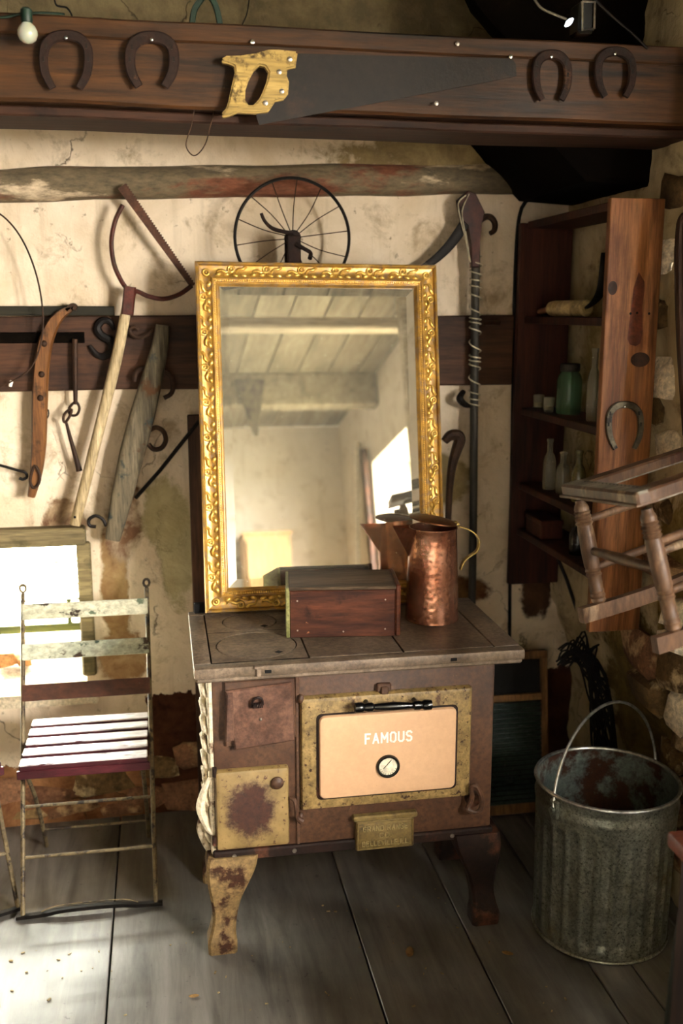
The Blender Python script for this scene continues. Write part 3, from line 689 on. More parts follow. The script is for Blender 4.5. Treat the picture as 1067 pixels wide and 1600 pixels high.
# maker's plate
M_LETT = mat('rubbed_raised_letters', '#a08c5c', '#b8a474', 12, .45, .3)
q0, q1 = PY(556, 1333, SY0 - .022), PY(648, 1275, SY0 - .022)
bm = BM(); panel(bm, q0.x, q1.x, q0.z + .003, q1.z, SY0, .020, .004, .004); pl = obj('maker_plate', bm, M_BRASS, stove); pl['label'] = 'cast plate reading GRAND RANGE CO. BELLEVILLE, ILL'
bm = BM(); bx(bm, q0.x - .008, q1.x + .008, SY0 - .024, SY0, q1.z - .004, q1.z + .011, .004); obj('plate_lip', bm, M_BRASS, pl)
bm = BM(); w = .003
for (a, c, d, e) in ((q0.x + .004, q1.x - .004, q0.z + .006, q0.z + .009), (q0.x + .004, q1.x - .004, q1.z - .010, q1.z - .007), (q0.x + .004, q0.x + .007, q0.z + .006, q1.z - .007), (q1.x - .007, q1.x - .004, q0.z + .006, q1.z - .007)): bx(bm, a, c, SY0 - .0225, SY0 - .019, d, e, .0006)
obj('plate_border', bm, M_BRASS, pl)
cx = (q0.x + q1.x) / 2; cz = (q0.z + q1.z) / 2
for s, dz, wd_, ht_ in (('GRAND RANGE', .0215, .118, .0135), ('CO.', .0005, .030, .0125), ('BELLEVILLE,ILL', -.0215, .122, .0125)):
    b = letters(s, cx, cz + dz - .001, SY0 - .0195, wd_, ht_, 1.15, .0034); obj('lettering', b, M_LETT, pl, 0)

# cabriole legs
prof = [(325, 404, 1343), (323, 399, 1364), (325, 388, 1388), (330, 377, 1412), (333, 371, 1438), (329, 369, 1460), (325, 371, 1474), (326, 371, 1486)]
rings0 = []
for l, r, y in prof:
    a, c = PY(l, y, 2.355), PY(r, y, 2.355); rings0.append((a.x, c.x, max(a.z, 0)))
rings0[-1] = (rings0[-1][0], rings0[-1][1], 0.0)
cxs, cys = (SX0 + SX1) / 2, (2.355 + SY1) / 2
for mx in (0, 1):
    for my in (0, 1):
        rs = []
        for (a, c, z) in rings0:
            y0 = 2.352 + (a - rings0[0][0]) * .8; y1 = y0 + (c - a) * .8; k = .007
            pts = [(a + k, y0), (c - k, y0), (c, y0 + k), (c, y1 - k), (c - k, y1), (a + k, y1), (a, y1 - k), (a, y0 + k)]
            if mx: pts = [(2 * cxs - p[0], p[1]) for p in pts]
            if my: pts = [(p[0], 2 * cys - p[1]) for p in pts]
            rs.append([(p[0], p[1], z) for p in pts])
        # denser rings for a smooth curve
        dense = []
        for i in range(len(rs) - 1):
            for t in range(4):
                P0, P1, P2, P3 = rs[max(i - 1, 0)], rs[i], rs[i + 1], rs[min(i + 2, len(rs) - 1)]; u = t / 4
                dense.append([tuple(.5 * (2 * b_ + (c_ - a_) * u + (2 * a_ - 5 * b_ + 4 * c_ - d_) * u * u + (-a_ + 3 * b_ - 3 * c_ + d_) * u ** 3) for a_, b_, c_, d_ in zip(A, B, C_, D)) for A, B, C_, D in zip(P0, P1, P2, P3)])
        dense.append(rs[-1])
        bm = BM(); loft(bm, dense); obj('leg', bm, M_LEGY if not mx else M_RANGEDK, stove)  # right legs take the dark iron colour to hold their shade
# ornate left side
M_SIDE = mat('pale_window_lit_enamel', '#b7a88c', '#d6c8ac', 7, .55, 0, .3, 60, wear='#6a4c34', wscale=14, wpos=(.56, .62))  # pale side enamel, its window-lit brightness put into the colour
bm = BM(); bx(bm, SX0 - .010, SX0 + .004, SY0 + .004, SY1 - .01, SZ0 + .01, SZ1 - .01, .004); obj('side_panel', bm, M_SIDE, stove)
for k in range(9):
    z = lerp(SZ0 + .07, SZ1 - .06, k / 8); bm = BM()
    tube(bm, [(SX0 - .010, SY0 + .02, z - .03), (SX0 - .020, SY0 + .03, z - .005), (SX0 - .014, SY0 + .09, z + .03), (SX0 - .018, SY0 + .16, z + .01), (SX0 - .010, SY0 + .22, z - .03), (SX0 - .02, SY0 + .30, z)], [.005, .008, .007, .008, .006, .004], 8, False, 4); obj('side_scroll', bm, M_SIDE, stove)
bm = BM()
for (y, z, r) in ((SY0 + .006, .40, .03), (SY0 + .03, .33, .026)):
    tube(bm, [(SX0 - .008, y, z + .09), (SX0 - .024, y + .006, z + .05), (SX0 - .034, y + .012, z), (SX0 - .020, y + .01, z - .05), (SX0 - .006, y, z - .07)], [.004, .009, .012, .009, .004], 8, False, 4)
obj('corner_scroll', bm, M_SIDE, stove)

# ------------------------------------------------------------------ gilt mirror leaning on the range
def gilt():
    N = NT('antique_gilt'); v = N.coord((1, 1, 1))
    n1 = N.noise(v, 14, 6, .6); n2 = N.noise(v, 60, 5, .6)
    col = N.ramp(n1, [(.32, '#946c2c'), (.6, '#cfa048'), (.75, '#e0c07c')])
    col = N.mix(N.ramp(n2, [(.50, 0.0), (.62, .75)]), col, '#a08468')
    N.set(Base_Color=col, Roughness=.38, Metallic=.5, Specular_IOR_Level=.5); N.bump(n2, .25, .003); return N.m
M_GILT = gilt()
M_GILT2 = mat('bright_gilt', '#c89a3c', '#ecc870', 12, .3, .65, .15, 60)
def mirror_mat():
    N = NT('hazy_old_silvering'); v = N.coord((1, 1, 1))
    n = N.noise(v, 4.5, 6, .6); n2 = N.noise(v, 160, 2, .5)
    N.set(Base_Color='#f2f0e8', Metallic=1.0, Roughness=.015)
    d = N.n('ShaderNodeBsdfDiffuse'); d.inputs['Color'].default_value = hx('#cfc8b0')
    ms = N.n('ShaderNodeMixShader'); f = N.math('ADD', N.math('MULTIPLY_ADD', n, .14, .09), N.ramp(n2, [(.76, 0.0), (.80, .5)]))
    N.l(f, ms.inputs[0]); N.l(N.b.outputs[0], ms.inputs[1]); N.l(d.outputs[0], ms.inputs[2]); N.l(ms.outputs[0], N.out.inputs[0]); return N.m
M_MIR = mirror_mat()
MB = Vector((.101, 2.722, STOP + .0058)); MW = .700; LEAN = math.radians(11.0); ROLL = math.radians(-.45); MYAW = math.radians(1.0)
MH = .985
MM = Matrix.Translation(MB) @ Matrix.Rotation(MYAW, 4, 'Z') @ Matrix.Rotation(-LEAN, 4, 'X') @ Matrix.Rotation(-ROLL, 4, 'Y')
def mp(u, v, w): return MM @ Vector((u, -w, v))
mirror = thing('wall_mirror', MB + Vector((MW / 2, 0, 0)), 'large rectangular mirror in an ornate gold frame leaning on the range', 'mirror')
FW = .067
profl = [(0, 0), (0, .020), (.002, .024), (.005, .025), (.008, .023), (.011, .015), (.020, .012), (.032, .014), (.043, .020), (.0445, .024), (.047, .0245), (.049, .021), (.056, .019), (.0585, .021), (.061, .020), (.064, .012), (FW, .009), (FW, 0)]
def rail_bm(side):
    bm = BM(); A, B = [], []
    for o_, h in profl:
        if side == 'top': a, c = (o_, MH - o_), (MW - o_, MH - o_)
        elif side == 'bottom': a, c = (MW - o_, o_), (o_, o_)
        elif side == 'left': a, c = (o_, o_), (o_, MH - o_)
        else: a, c = (MW - o_, MH - o_), (MW - o_, o_)
        A.append(bm.verts.new(mp(a[0], a[1], h))); B.append(bm.verts.new(mp(c[0], c[1], h)))
    K = len(A)
    for k in range(K): bm.faces.new((A[k], A[(k + 1) % K], B[(k + 1) % K], B[k]))
    bm.faces.new(A); bm.faces.new(list(reversed(B))); return bm
rails = {}
for s in ('top', 'bottom', 'left', 'right'):
    rails[s] = obj('frame_rail', rail_bm(s), M_GILT, mirror, 30)
# moulded leaves and rosettes, shared meshes
def shared(name, bm, m):
    me = bpy.data.meshes.new(name); bmesh.ops.recalc_face_normals(bm, faces=bm.faces); bm.to_mesh(me); bm.free(); me.materials.append(m)
    for p in me.polygons: p.use_smooth = True
    return me
bm = BM(); ball(bm, (0, 0, 0), .0098, (1.0, .55, .62), 2); ME_LEAF = shared('leaf', bm, M_GILT2)
bm = BM(); tube(bm, [(.0085 * math.cos(a), 0, .0085 * math.sin(a)) for a in [2 * PI * k / 10 for k in range(10)]], .0034, 5, True); ball(bm, (0, -.001, 0), .004, (1, .9, 1), 1); ME_ROS = shared('rosette', bm, M_GILT2)
bm = BM(); tube(bm, [(-.020, 0, -.006), (-.014, -.002, .001), (-.004, -.003, .002), (.006, -.002, -.004), (.014, -.001, -.003), (.019, 0, .003)], [.0018, .004, .0046, .0042, .0034, .0015], 6); ME_SCR = shared('scroll', bm, M_GILT2)
def orn(name, me, parent, u, v, w, ang):
    o = bpy.data.objects.new(name, me); COL.objects.link(o); o.parent = parent
    o.matrix_local = Matrix.Translation(mp(u, v, w) - ORG[mirror.name]) @ MM.to_3x3().to_4x4() @ Matrix.Rotation(ang, 4, 'Y')
for s, L in (('top', MW), ('bottom', MW), ('left', MH), ('right', MH)):
    n = round((L - .10) / .098); R = rails[s]
    def at(t, o_): return {'top': (t, MH - o_), 'bottom': (t, o_), 'left': (o_, t), 'right': (MW - o_, t)}[s]
    base = {'top': 0, 'bottom': PI, 'left': -PI / 2, 'right': PI / 2}[s]
    for k in range(n):
        t = .05 + (L - .10) * (k + .5) / n; sp_ = (L - .10) / n
        u, v = at(t, .0195); orn('rosette', ME_ROS, R, u, v, .0145, base)
        u, v = at(t - .021, .0255); orn('scroll', ME_SCR, R, u, v, .0145, base)
        u, v = at(t + .030, .020); orn('scroll', ME_SCR, R, u, v, .0135, base + 2.6)
        for q in (-.036, -.012, .012, .036):
            if abs(q) > sp_ / 2: continue
            u, v = at(t + q, .036 + (.0015 if q > 0 else -.001)); orn('leaf', ME_LEAF, R, u, v, .0165, base + (.45 if q > 0 else -.35))
for (u, v) in ((.03, .03), (MW - .03, .03), (.03, MH - .03), (MW - .03, MH - .03)):
    orn('rosette', ME_ROS, rails['top' if v > .5 else 'bottom'], u, v, .016, 0)
bm = BM()
def beads(a, c, n):
    for k in range(n):
        t = (k + .5) / n; ball(bm, mp(lerp(a[0], c[0], t), lerp(a[1], c[1], t), .0195), .0029, (1, 1, 1.15), 1)
i_ = .0525; beads((i_, i_), (MW - i_, i_), 92); beads((i_, MH - i_), (MW - i_, MH - i_), 92); beads((i_, i_), (i_, MH - i_), 136); beads((MW - i_, i_), (MW - i_, MH - i_), 136)
stuff(obj('bead_row', bm, M_GILT2, mirror))
g0, g1 = FW - .002, FW + .024
bm = BM(); vs_ = [bm.verts.new(mp(*q, .0088)) for q in ((g1, g1), (MW - g1, g1), (MW - g1, MH - g1), (g1, MH - g1))]; bm.faces.new(vs_)
vb = [bm.verts.new(mp(*q, .003)) for q in ((g1, g1), (MW - g1, g1), (MW - g1, MH - g1), (g1, MH - g1))]
for k in range(4): bm.faces.new((vs_[k], vb[k], vb[(k + 1) % 4], vs_[(k + 1) % 4]))
bm.faces.new(list(reversed(vb)))
gl = obj('mirror_glass', bm, M_MIR, mirror, 0); gl['label'] = 'hazy silvered glass'
O = [(g0, g0), (MW - g0, g0), (MW - g0, MH - g0), (g0, MH - g0)]; I = [(g1, g1), (MW - g1, g1), (MW - g1, MH - g1), (g1, MH - g1)]
for k in range(4):
    j = (k + 1) % 4; bm = BM()
    a = [mp(*O[k], .0062), mp(*O[j], .0062), mp(*I[j], .0088), mp(*I[k], .0088)]; c = [mp(*O[k], .003), mp(*O[j], .003), mp(*I[j], .003), mp(*I[k], .003)]
    A = [bm.verts.new(p) for p in a]; C_ = [bm.verts.new(p) for p in c]
    bm.faces.new(A); bm.faces.new(list(reversed(C_)))
    for q in range(4): bm.faces.new((A[q], C_[q], C_[(q + 1) % 4], A[(q + 1) % 4]))
    obj('glass_bevel', bm, M_MIR, gl, 0)
bm = BM(); a = [mp(.01, .01, 0), mp(MW - .01, .01, 0), mp(MW - .01, MH - .01, 0), mp(.01, MH - .01, 0)]; prism(bm, a, MM.to_3x3() @ Vector((0, .006, 0))); obj('backing_board', bm, M_BEAM2, mirror)

# ------------------------------------------------------------------ wooden box and copper pitcher on the range
M_BOXF = wood('reddish_box_wood', '#3c1a0e', '#6a3821', 'x', 9, .55, wear='#2c140a', wscale=9, wpos=(.56, .68), wear2='#a8714a', w2scale=26, w2pos=(.66, .7))
M_BOXL = wood('dark_grey_box_lid', '#3a2d20', '#6a5641', 'x', 12, .7)
M_BOXG = wood('green_lit_box_end', '#6a6a3a', '#8f8a58', 'y', 9, .6)  # green window light on the left end put into its colour
bxo = Vector((.30, 2.477, STOP)); ang = math.radians(-6.8)
wbox = thing('wooden_box', bxo, 'low reddish wooden box with a sliding lid on the range top', 'box')
RB = Matrix.Translation(bxo) @ Matrix.Rotation(ang, 4, 'Z')
def rb(x0, x1, y0, y1, z0, z1, bev=.002):
    b = BM(); bx(b, x0, x1, y0, y1, z0, z1, bev)
    for v in b.verts: v.co = RB @ v.co
    return b
L_, D_, H_ = .292, .172, .137
obj('front_panel', rb(.010, L_ - .006, .0, .010, .0, H_ - .010), M_BOXF, wbox)
obj('back_panel', rb(.010, L_ - .006, D_ - .010, D_, .0, H_ - .010), M_BOXF, wbox)
obj('end_board', rb(0, .010, -.002, D_, .0, H_ - .002), M_BOXG, wbox)
obj('end_board', rb(L_ - .006, L_ + .008, -.004, D_ + .002, .0, H_ + .003, .004), M_BOXF, wbox)
obj('lid', rb(.008, L_ - .004, -.003, D_, H_ - .009, H_), M_BOXL, wbox)
obj('base_board', rb(.010, L_ - .006, .010, D_ - .010, .0, .008), M_BOXF, wbox)
for q in ((.03, .02), (.26, .02), (.03, .10), (.26, .10), (.15, .015)):
    b = BM(); disc(b, (q[0], .0, q[1]), .0022, (0, -1, 0), 8, .0012)
    for v in b.verts: v.co = RB @ v.co
    obj('nail', b, M_STEEL, wbox)
def copper():
    N = NT('hammered_copper'); v = N.coord((1, 1, 1))
    vo = N.n('ShaderNodeTexVoronoi', feature='SMOOTH_F1'); vo.inputs['Scale'].default_value = 75; N.l(v, vo.inputs['Vector'])
    n1 = N.noise(v, 9, 7, .65); n2 = N.noise(v, 40, 6, .6)
    col = N.ramp(n1, [(.35, '#a8674a'), (.6, '#d0977a'), (.75, '#e6bda0')])
    col = N.mix(N.ramp(n2, [(.58, 0.0), (.68, .6)]), col, '#6a4434')
    N.set(Base_Color=col, Metallic=.85, Roughness=N.math('MULTIPLY_ADD', n2, .22, .11)); N.bump(N.math('MULTIPLY_ADD', vo.outputs[0], .6, N.math('MULTIPLY', n2, .3)), .5, .004); return N.m
M_COP = copper(); M_COPD = mat('dark_copper', '#5d3a26', '#8a5a3c', 10, .4, .8, .25, 60)
M_BRS = mat('old_brass', '#7d6a38', '#b39a58', 10, .35, .8, .2, 70)
pc = Vector((.719, 2.572, STOP))
pit = thing('copper_pitcher', pc, 'tall hammered copper pitcher with lid and brass handle', 'pitcher')
T = Matrix.Translation(pc)
bm = BM(); hh = .262
lathe(bm, [(.0, .0), (.070, .0), (.0745, .003), (.0735, .010), (.0735, .02), (.0700, .12), (.0660, .22), (.0645, hh - .006), (.0665, hh - .003), (.0665, hh), (.064, hh), (.0635, hh - .01), (.066, .20), (.07, .02), (.0, .012)], 48, T, False); bmesh.ops.remove_doubles(bm, verts=bm.verts, dist=1e-5); obj('body', bm, M_COP, pit, 40)
# spout: folded trough on the left
bm = BM(); tip = PY(613, 822, 2.56); a1 = pc + Vector((-.050, -.038, hh)); a2 = pc + Vector((-.050, .038, hh)); lo = pc + Vector((-.0655, 0, hh - .085))
A = [bm.verts.new(q) for q in (a1, tip, lo)]; B = [bm.verts.new(q) for q in (a2, tip + Vector((0, .004, 0)), lo + Vector((0, .004, 0)))]
bm.faces.new(A); bm.faces.new(list(reversed(B))); bm.faces.new((A[1], B[1], B[2], A[2]))
g = bmesh.ops.solidify(bm, geom=bm.faces[:], thickness=.0018); obj('spout', bm, M_COP, pit, 20)
bm = BM(); hinge = pc + Vector((.060, .0, hh + .006))
Ml = Matrix.Translation(hinge) @ Matrix.Rotation(math.radians(10), 4, 'Y') @ Matrix.Translation((-.062, 0, 0))
lathe(bm, [(.0, .012), (.03, .011), (.055, .007), (.066, .003), (.067, 0), (.064, -.001), (.05, .003), (.0, .007)][::-1], 36, Ml, False); bmesh.ops.remove_doubles(bm, verts=bm.verts, dist=1e-5); obj('lid', bm, M_COPD, pit, 50)
bm = BM(); lathe(bm, [(.004, 0), (.004, .03)], 10, axis_matrix(pc + Vector((.066, -.015, hh + .008)), (0, 1, 0))); bx(bm, pc.x + .03, pc.x + .068, pc.y - .008, pc.y + .008, STOP + hh + .009, STOP + hh + .013, .001); obj('hinge', bm, M_BRS, pit)
bm = BM(); hp = [PY(q[0], q[1], 2.56) for q in ((716, 822), (729, 826), (742, 834), (748, 846), (745, 860), (733, 869), (724, 877), (719, 890))]
sweep(bm, smooth_path(hp, 5), [(-.008, -.0016), (-.008, .0016), (.008, .0016), (.008, -.0016)]); obj('handle', bm, M_BRS, pit)

# ------------------------------------------------------------------ things on the beam
M_RUST = mat('dark_rust', '#1c0e08', '#3d2012', 18, .75, .25, .6, 60, wear='#5e3c1e', wscale=26, wpos=(.62, .7))
M_IRON = mat('blackened_iron', '#14100d', '#2c231c', 14, .55, .5, .4, 70)
M_IRONR = mat('brown_wrought_iron', '#2e1d12', '#553822', 14, .65, .4, .4, 60)
M_GREYIRON = mat('worn_grey_iron', '#4a443a', '#77705f', 14, .5, .6, .4, 60, wear='#2c2118', wscale=20)
M_SHINY = NT('bright_nail_head').set(Base_Color='#d8dde0', Metallic=1.0, Roughness=.15).m
M_HANDLE = wood('ochre_saw_handle', '#8a7038', '#b89a58', 'x', 12, .5, wear='#4d3812', wscale=14, wpos=(.55, .62), wear2='#2a1c0a', w2scale=24, w2pos=(.64, .68))
M_BLADE = mat('brown_steel_saw_blade', '#17110d', '#2b211b', 9, .6, .2, .2, 80, wear='#4a2f1d', wscale=6, wpos=(.55, .7))
YBM = BY0 - .014
def shoe_path(cx, top, w, h, Y):
    return [PY(cx + a * w, top + b * h, Y) for a, b in ((-.27, 1), (-.42, .74), (-.465, .45), (-.42, .2), (-.25, .045), (0, 0), (.25, .045), (.42, .2), (.465, .45), (.42, .74), (.27, 1))]
def horseshoe(cx, top, w, h, Y, m, label, width=.020, group='horseshoes nailed along the beam'):
    c = PY(cx, top + h, Y); t = thing('horseshoe', c, label, 'horseshoe', group)
    bm = BM(); flat(bm, shoe_path(cx, top + 5, w - 12, h - 5, Y - .005), width, .009, 5, scale=[.8, .95, 1, 1.05, 1.1, 1.1, 1.1, 1.05, 1, .95, .8]); obj('iron', bm, m, t)
    P = shoe_path(cx, top + 5, w - 12, h - 5, Y - .0098)
    for k in (2, 3, 7, 8):
        b = BM(); bx(b, P[k].x - .0022, P[k].x + .0022, P[k].y - .0012, P[k].y + .001, P[k].z - .005, P[k].z + .005); obj('nail_hole', b, M_IRON, t)
    q = PY(cx, top + 9, Y - .012); b = BM(); ball(b, q, .0045, (1, .6, 1)); obj('nail', b, M_SHINY, t)
horseshoe(103, 50, 88, 88, YBM, M_RUST, 'thin dark horseshoe nearest the light bulb on the beam')
horseshoe(237, 53, 86, 82, YBM, M_RUST, 'rusty flaking horseshoe just left of the hand saw on the beam', .024)
horseshoe(862, 80, 66, 76, YBM, M_RUST, 'shadowed horseshoe just right of the saw blade tip on the beam')
horseshoe(961, 75, 70, 76, YBM, M_RUST, 'rightmost shadowed horseshoe at the dark end of the beam')

# hand saw
saw = thing('hand_saw', PY(405, 195, YBM), 'hand saw with a yellowed wooden grip hung along the beam', 'saw')
zz = lambda q, Y: PY(q[0] * .506, q[1] * .506, Y)
bm = BM(); prism(bm, [PY(*q, YBM - .014) for q in ((450, 83), (800, 92), (806, 100), (807, 119), (735, 133), (405, 195), (400, 180))], (0, .0025, 0)); obj('blade', bm, M_BLADE, saw, 0)
outer = [(682, 182), (700, 171), (745, 170), (790, 163), (830, 152), (860, 152), (920, 158), (913, 208), (888, 214), (886, 232), (893, 252), (890, 290), (876, 308), (850, 314), (838, 332), (828, 346), (790, 350), (735, 347), (708, 358), (690, 362), (682, 352), (698, 334), (706, 310), (716, 262), (726, 220), (722, 204), (706, 196), (688, 194)]
hole = [(802, 202), (818, 205), (829, 222), (824, 250), (812, 282), (800, 306), (782, 324), (768, 324), (757, 308), (758, 278), (768, 248), (784, 218)]
def holed_prism(bm, outer, hole, d, Y):
    es = []
    for loop in (outer, hole):
        vs = [bm.verts.new(zz(q, Y)) for q in loop]
        for k in range(len(vs)): es.append(bm.edges.new((vs[k], vs[(k + 1) % len(vs)])))
    bmesh.ops.triangle_fill(bm, edges=es, use_beauty=True, use_dissolve=False)
    fs = bm.faces[:]; r = bmesh.ops.extrude_face_region(bm, geom=fs)
    for v in [g for g in r['geom'] if isinstance(g, bmesh.types.BMVert)]: v.co += Vector((0, d, 0))
    bmesh.ops.recalc_face_normals(bm, faces=bm.faces)
    es = [e for e in bm.edges if len(e.link_faces) == 2 and e.calc_face_angle(0) > 1.2]
    bmesh.ops.bevel(bm, geom=es, offset=.004, segments=2, affect='EDGES')
bm = BM(); holed_prism(bm, outer, hole, .022, YBM - .026); obj('handle', bm, M_HANDLE, saw, 40)
for q in ((895, 183), (862, 222), (870, 282), (820, 318)):
    p = zz(q, YBM - .027); b = BM(); lathe(b, [(.0055, 0), (.0055, .002), (.003, .003)], 12, axis_matrix(p, (0, -1, 0))); obj('screw', b, M_STEEL, saw)
for (qx, qy, l) in ((797, 88, 'bright nail at the saw blade tip'), (798, 94, None), (392, 68, None), (713, 68, None), (680, 160, None), (282, 149, None)):
    pass
for i, (qx, qy, l) in enumerate(((797, 89, 'bright nail head above the tip of the hand saw blade'), (394, 66, 'bright nail above the grip of the hand saw'), (714, 69, 'small nail in the beam above the middle of the saw blade'), (681, 162, 'small nail in the beam below the saw blade'))):
    p = PY(qx, qy, YBM); b = BM(); lathe(b, [(.002, -.006), (.002, .004), (.0052, .004), (.005, .0055), (.002, .0065)], 12, axis_matrix(p, (0, -1, 0))); tag(obj('nail', b, M_SHINY if i < 2 else M_STEEL), l, 'nail', 'nails in the beam')
# string light
c = PY(43, 52, YBM - .035)
sl = thing('light_bulb', c, 'small round frosted bulb on a green cord at the beam', 'light bulb')
M_BULB = NT('frosted_bulb').set(Base_Color='#d9d6c0', Roughness=.25, Transmission_Weight=.35, Subsurface_Weight=.3).m
M_GRN = mat('dark_green_plastic', '#0d2418', '#16382a', 8, .5)
b = BM(); lathe(b, [(.0, -.021), (.010, -.0185), (.017, -.013), (.021, -.003), (.0205, .005), (.016, .014), (.010, .020), (.009, .026)], 24, Matrix.Translation(c), False); obj('globe', b, M_BULB, sl, 60)
b = BM(); lathe(b, [(.0105, .020), (.012, .024), (.012, .046), (.008, .050)], 16, Matrix.Translation(c)); obj('socket', b, M_GRN, sl)
b = BM(); tube(b, [PY(-60, 18, YBM - .02), PY(0, 27, YBM - .02), PY(32, 22, YBM - .02), PY(60, 20, YBM - .02), PY(85, 21, YBM - .016), PY(100, 22, YBM + .0)], .0028, 6, False, 5); obj('cord', b, M_GRN, sl)
# cords and loops on the beam
b = BM(); flat(b, [PY(q[0], q[1], BY0 + .04) for q in ((300, 40), (303, 18), (312, 2), (322, -8), (332, 0), (339, 16), (344, 40))], .014, .010, 5); tag(obj('strap_loop', b, M_GRN), 'dark leather strap looped over the top of the beam', 'strap')
b = BM(); tube(b, [PY(q[0], q[1], BY0 + .03) for q in ((84, -10), (88, 8), (104, 12), (112, 24), (113, 34))], .0022, 6, False, 5); tag(obj('twine', b, M_IRON), 'thin dark cord hanging behind the beam by the bulb', 'cord')
b = BM(); bx(b, PY(144, 20, BY0 + .03).x, PY(160, 20, BY0 + .03).x, BY0 + .01, BY0 + .04, BZ1 + .014, BZ1 + .022, .002); tag(obj('iron_scrap', b, M_IRON), 'small black iron scrap lying on the beam edge', 'iron')
b = BM(); tube(b, [PY(q[0], q[1], BY0 + .02) for q in ((304, 168), (299, 195), (291, 222), (293, 234), (302, 243), (312, 238), (322, 222), (329, 195), (336, 168))], .0016, 6, False, 5); tag(obj('wire_loop', b, M_IRONR), 'bent wire loop hanging under the beam', 'wire')
b = BM(); tube(b, [PY(q[0], q[1], YB - .03) for q in ((390, -10), (386, 20), (378, 40), (372, 60))], .002, 6, False, 4); tag(obj('twine', b, M_IRON), 'thin cord on the wall above the saw grip', 'cord')
# lamp in the dark corner
c = PY(906, 28, BY0 - .03)
lp = thing('clamp_lamp', c, 'small black clamp lamp with a glinting lens in the dark corner', 'lamp')
b = BM(); bx(b, c.x - .014, c.x + .026, c.y - .03, c.y + .03, c.z - .040, c.z + .030, .006); obj('housing', b, M_BLKCHROME, lp)
b = BM(); tube(b, [c + Vector(q) for q in ((-.01, -.034, .026), (.02, -.034, .026), (.022, -.034, -.03), (-.006, -.034, -.036), (-.01, -.034, .026))], .003, 6); obj('frame', b, M_STEEL, lp)
p = PY(889, 35, BY0 - .05); b = BM(); lathe(b, [(.002, -.012), (.006, -.004), (.006, .004), (.002, .012)], 14, axis_matrix(p, (.6, -.2, .6))); o = obj('lens', b, NT('lamp_lens_glint').set(Base_Color='#ffffff', Emission_Color='#e6f4ff', Emission_Strength=6.0).m, lp)  # the glint on the lens is put in as emission
b = BM(); tube(b, [PY(q[0], q[1], BY0 - .02) for q in ((832, -6), (845, 12), (865, 22), (885, 30))], .003, 6, False, 5); obj('cord', b, M_GREYIRON, lp)
b = BM(); tube(b, [PY(q[0], q[1], BY0 - .02) for q in ((925, -6), (950, 20), (985, 50), (1012, 76))], .003, 6, False, 5); obj('cord', b, M_IRON, lp)

# ------------------------------------------------------------------ tools on the back wall
M_POLE = wood('pale_worn_pole', '#8f7a55', '#c4ae86', 'z', 16, .6)
M_REDIRON = mat('red_painted_rusty_iron', '#4a2016', '#6e3224', 14, .6, .2, .3, 60, wear='#4a2a18', wscale=20)
M_HAME = wood('brown_hame_wood', '#4f2c14', '#8a5a2e', 'z', 12, .5, wear='#2c1a0c', wscale=9)
M_GREYWOOD = wood('weathered_grey_bar', '#453c2c', '#766a54', 'z', 14, .8, wear='#3a4440', wscale=16, wpos=(.58, .66), wear2='#5f3d22', w2scale=9, w2pos=(.62, .68))
M_PLANK = wood('dark_brown_plank', '#2a1509', '#4a2a14', 'z', 10, .6)
YT = YB - .06
Q = lambda x, y, Y=YT: PY(x, y, Y)
# bow saw on a pole
bs = thing('pruning_saw', Q(117, 822), 'bow-framed pruning saw on a long pale wooden pole', 'saw')
b = BM(); tube(b, [Q(204, 448, YT - .022), Q(182, 560, YT - .022), Q(150, 690, YT - .022), Q(117, 820, YT - .022)], [.0135, .017, .0165, .0165], 12, False, 4); obj('pole', b, M_POLE, bs)
b = BM(); tube(b, [Q(q[0], q[1], YT - .024) for q in ((192, 320), (180, 345), (174, 378), (178, 412), (188, 436), (197, 450))], [.0068] * 6, 8, False, 5)
tube(b, [Q(q[0], q[1], YT - .024) for q in ((208, 462), (213, 455), (232, 463), (256, 467), (280, 460), (300, 446))], [.0068] * 6, 8, False, 5); obj('bow', b, M_REDIRON, bs)
b = BM(); flat(b, [Q(203, 448, YT - .030), Q(199, 492, YT - .034)], .036, .020); obj('socket', b, M_REDIRON, bs)
b = BM(); P0, P1 = (190, 291), (301, 447); N_ = 84; up, lowr = [], []
dx, dy = P1[0] - P0[0], P1[1] - P0[1]; LL = math.hypot(dx, dy); nx, ny = -dy / LL, dx / LL
for k in range(N_ + 1):
    t = k / N_; w = lerp(7, 4, t); m_ = 2.2 if k % 2 else 0
    cx, cy = P0[0] + dx * t, P0[1] + dy * t
    up.append(Q(cx - nx * (w + m_), cy - ny * (w + m_), YT - .026)); lowr.append(Q(cx + nx * w, cy + ny * w, YT - .026))
ring = [[u, l] for u, l in zip(up, lowr)]
A = [[b.verts.new(p) for p in r] for r in ring]; B2 = [[b.verts.new(p + Vector((0, .003, 0))) for p in r] for r in ring]
for i in range(N_):
    b.faces.new((A[i][0], A[i + 1][0], A[i + 1][1], A[i][1])); b.faces.new((B2[i][0], B2[i][1], B2[i + 1][1], B2[i + 1][0]))
    b.faces.new((A[i][0], B2[i][0], B2[i + 1][0], A[i + 1][0])); b.faces.new((A[i][1], A[i + 1][1], B2[i + 1][1], B2[i][1]))
b.faces.new((A[0][0], A[0][1], B2[0][1], B2[0][0])); b.faces.new((A[N_][0], B2[N_][0], B2[N_][1], A[N_][1]))
obj('blade', b, mat('rusty_toothed_blade', '#4a2a1a', '#6e4630', 16, .65, .3, .4, 60), bs, 0)
p = Q(117, 808, YT - .040); b = BM(); disc(b, p, .004, (0, -1, 0), 10, .001); obj('hole', b, M_SOOT, bs)
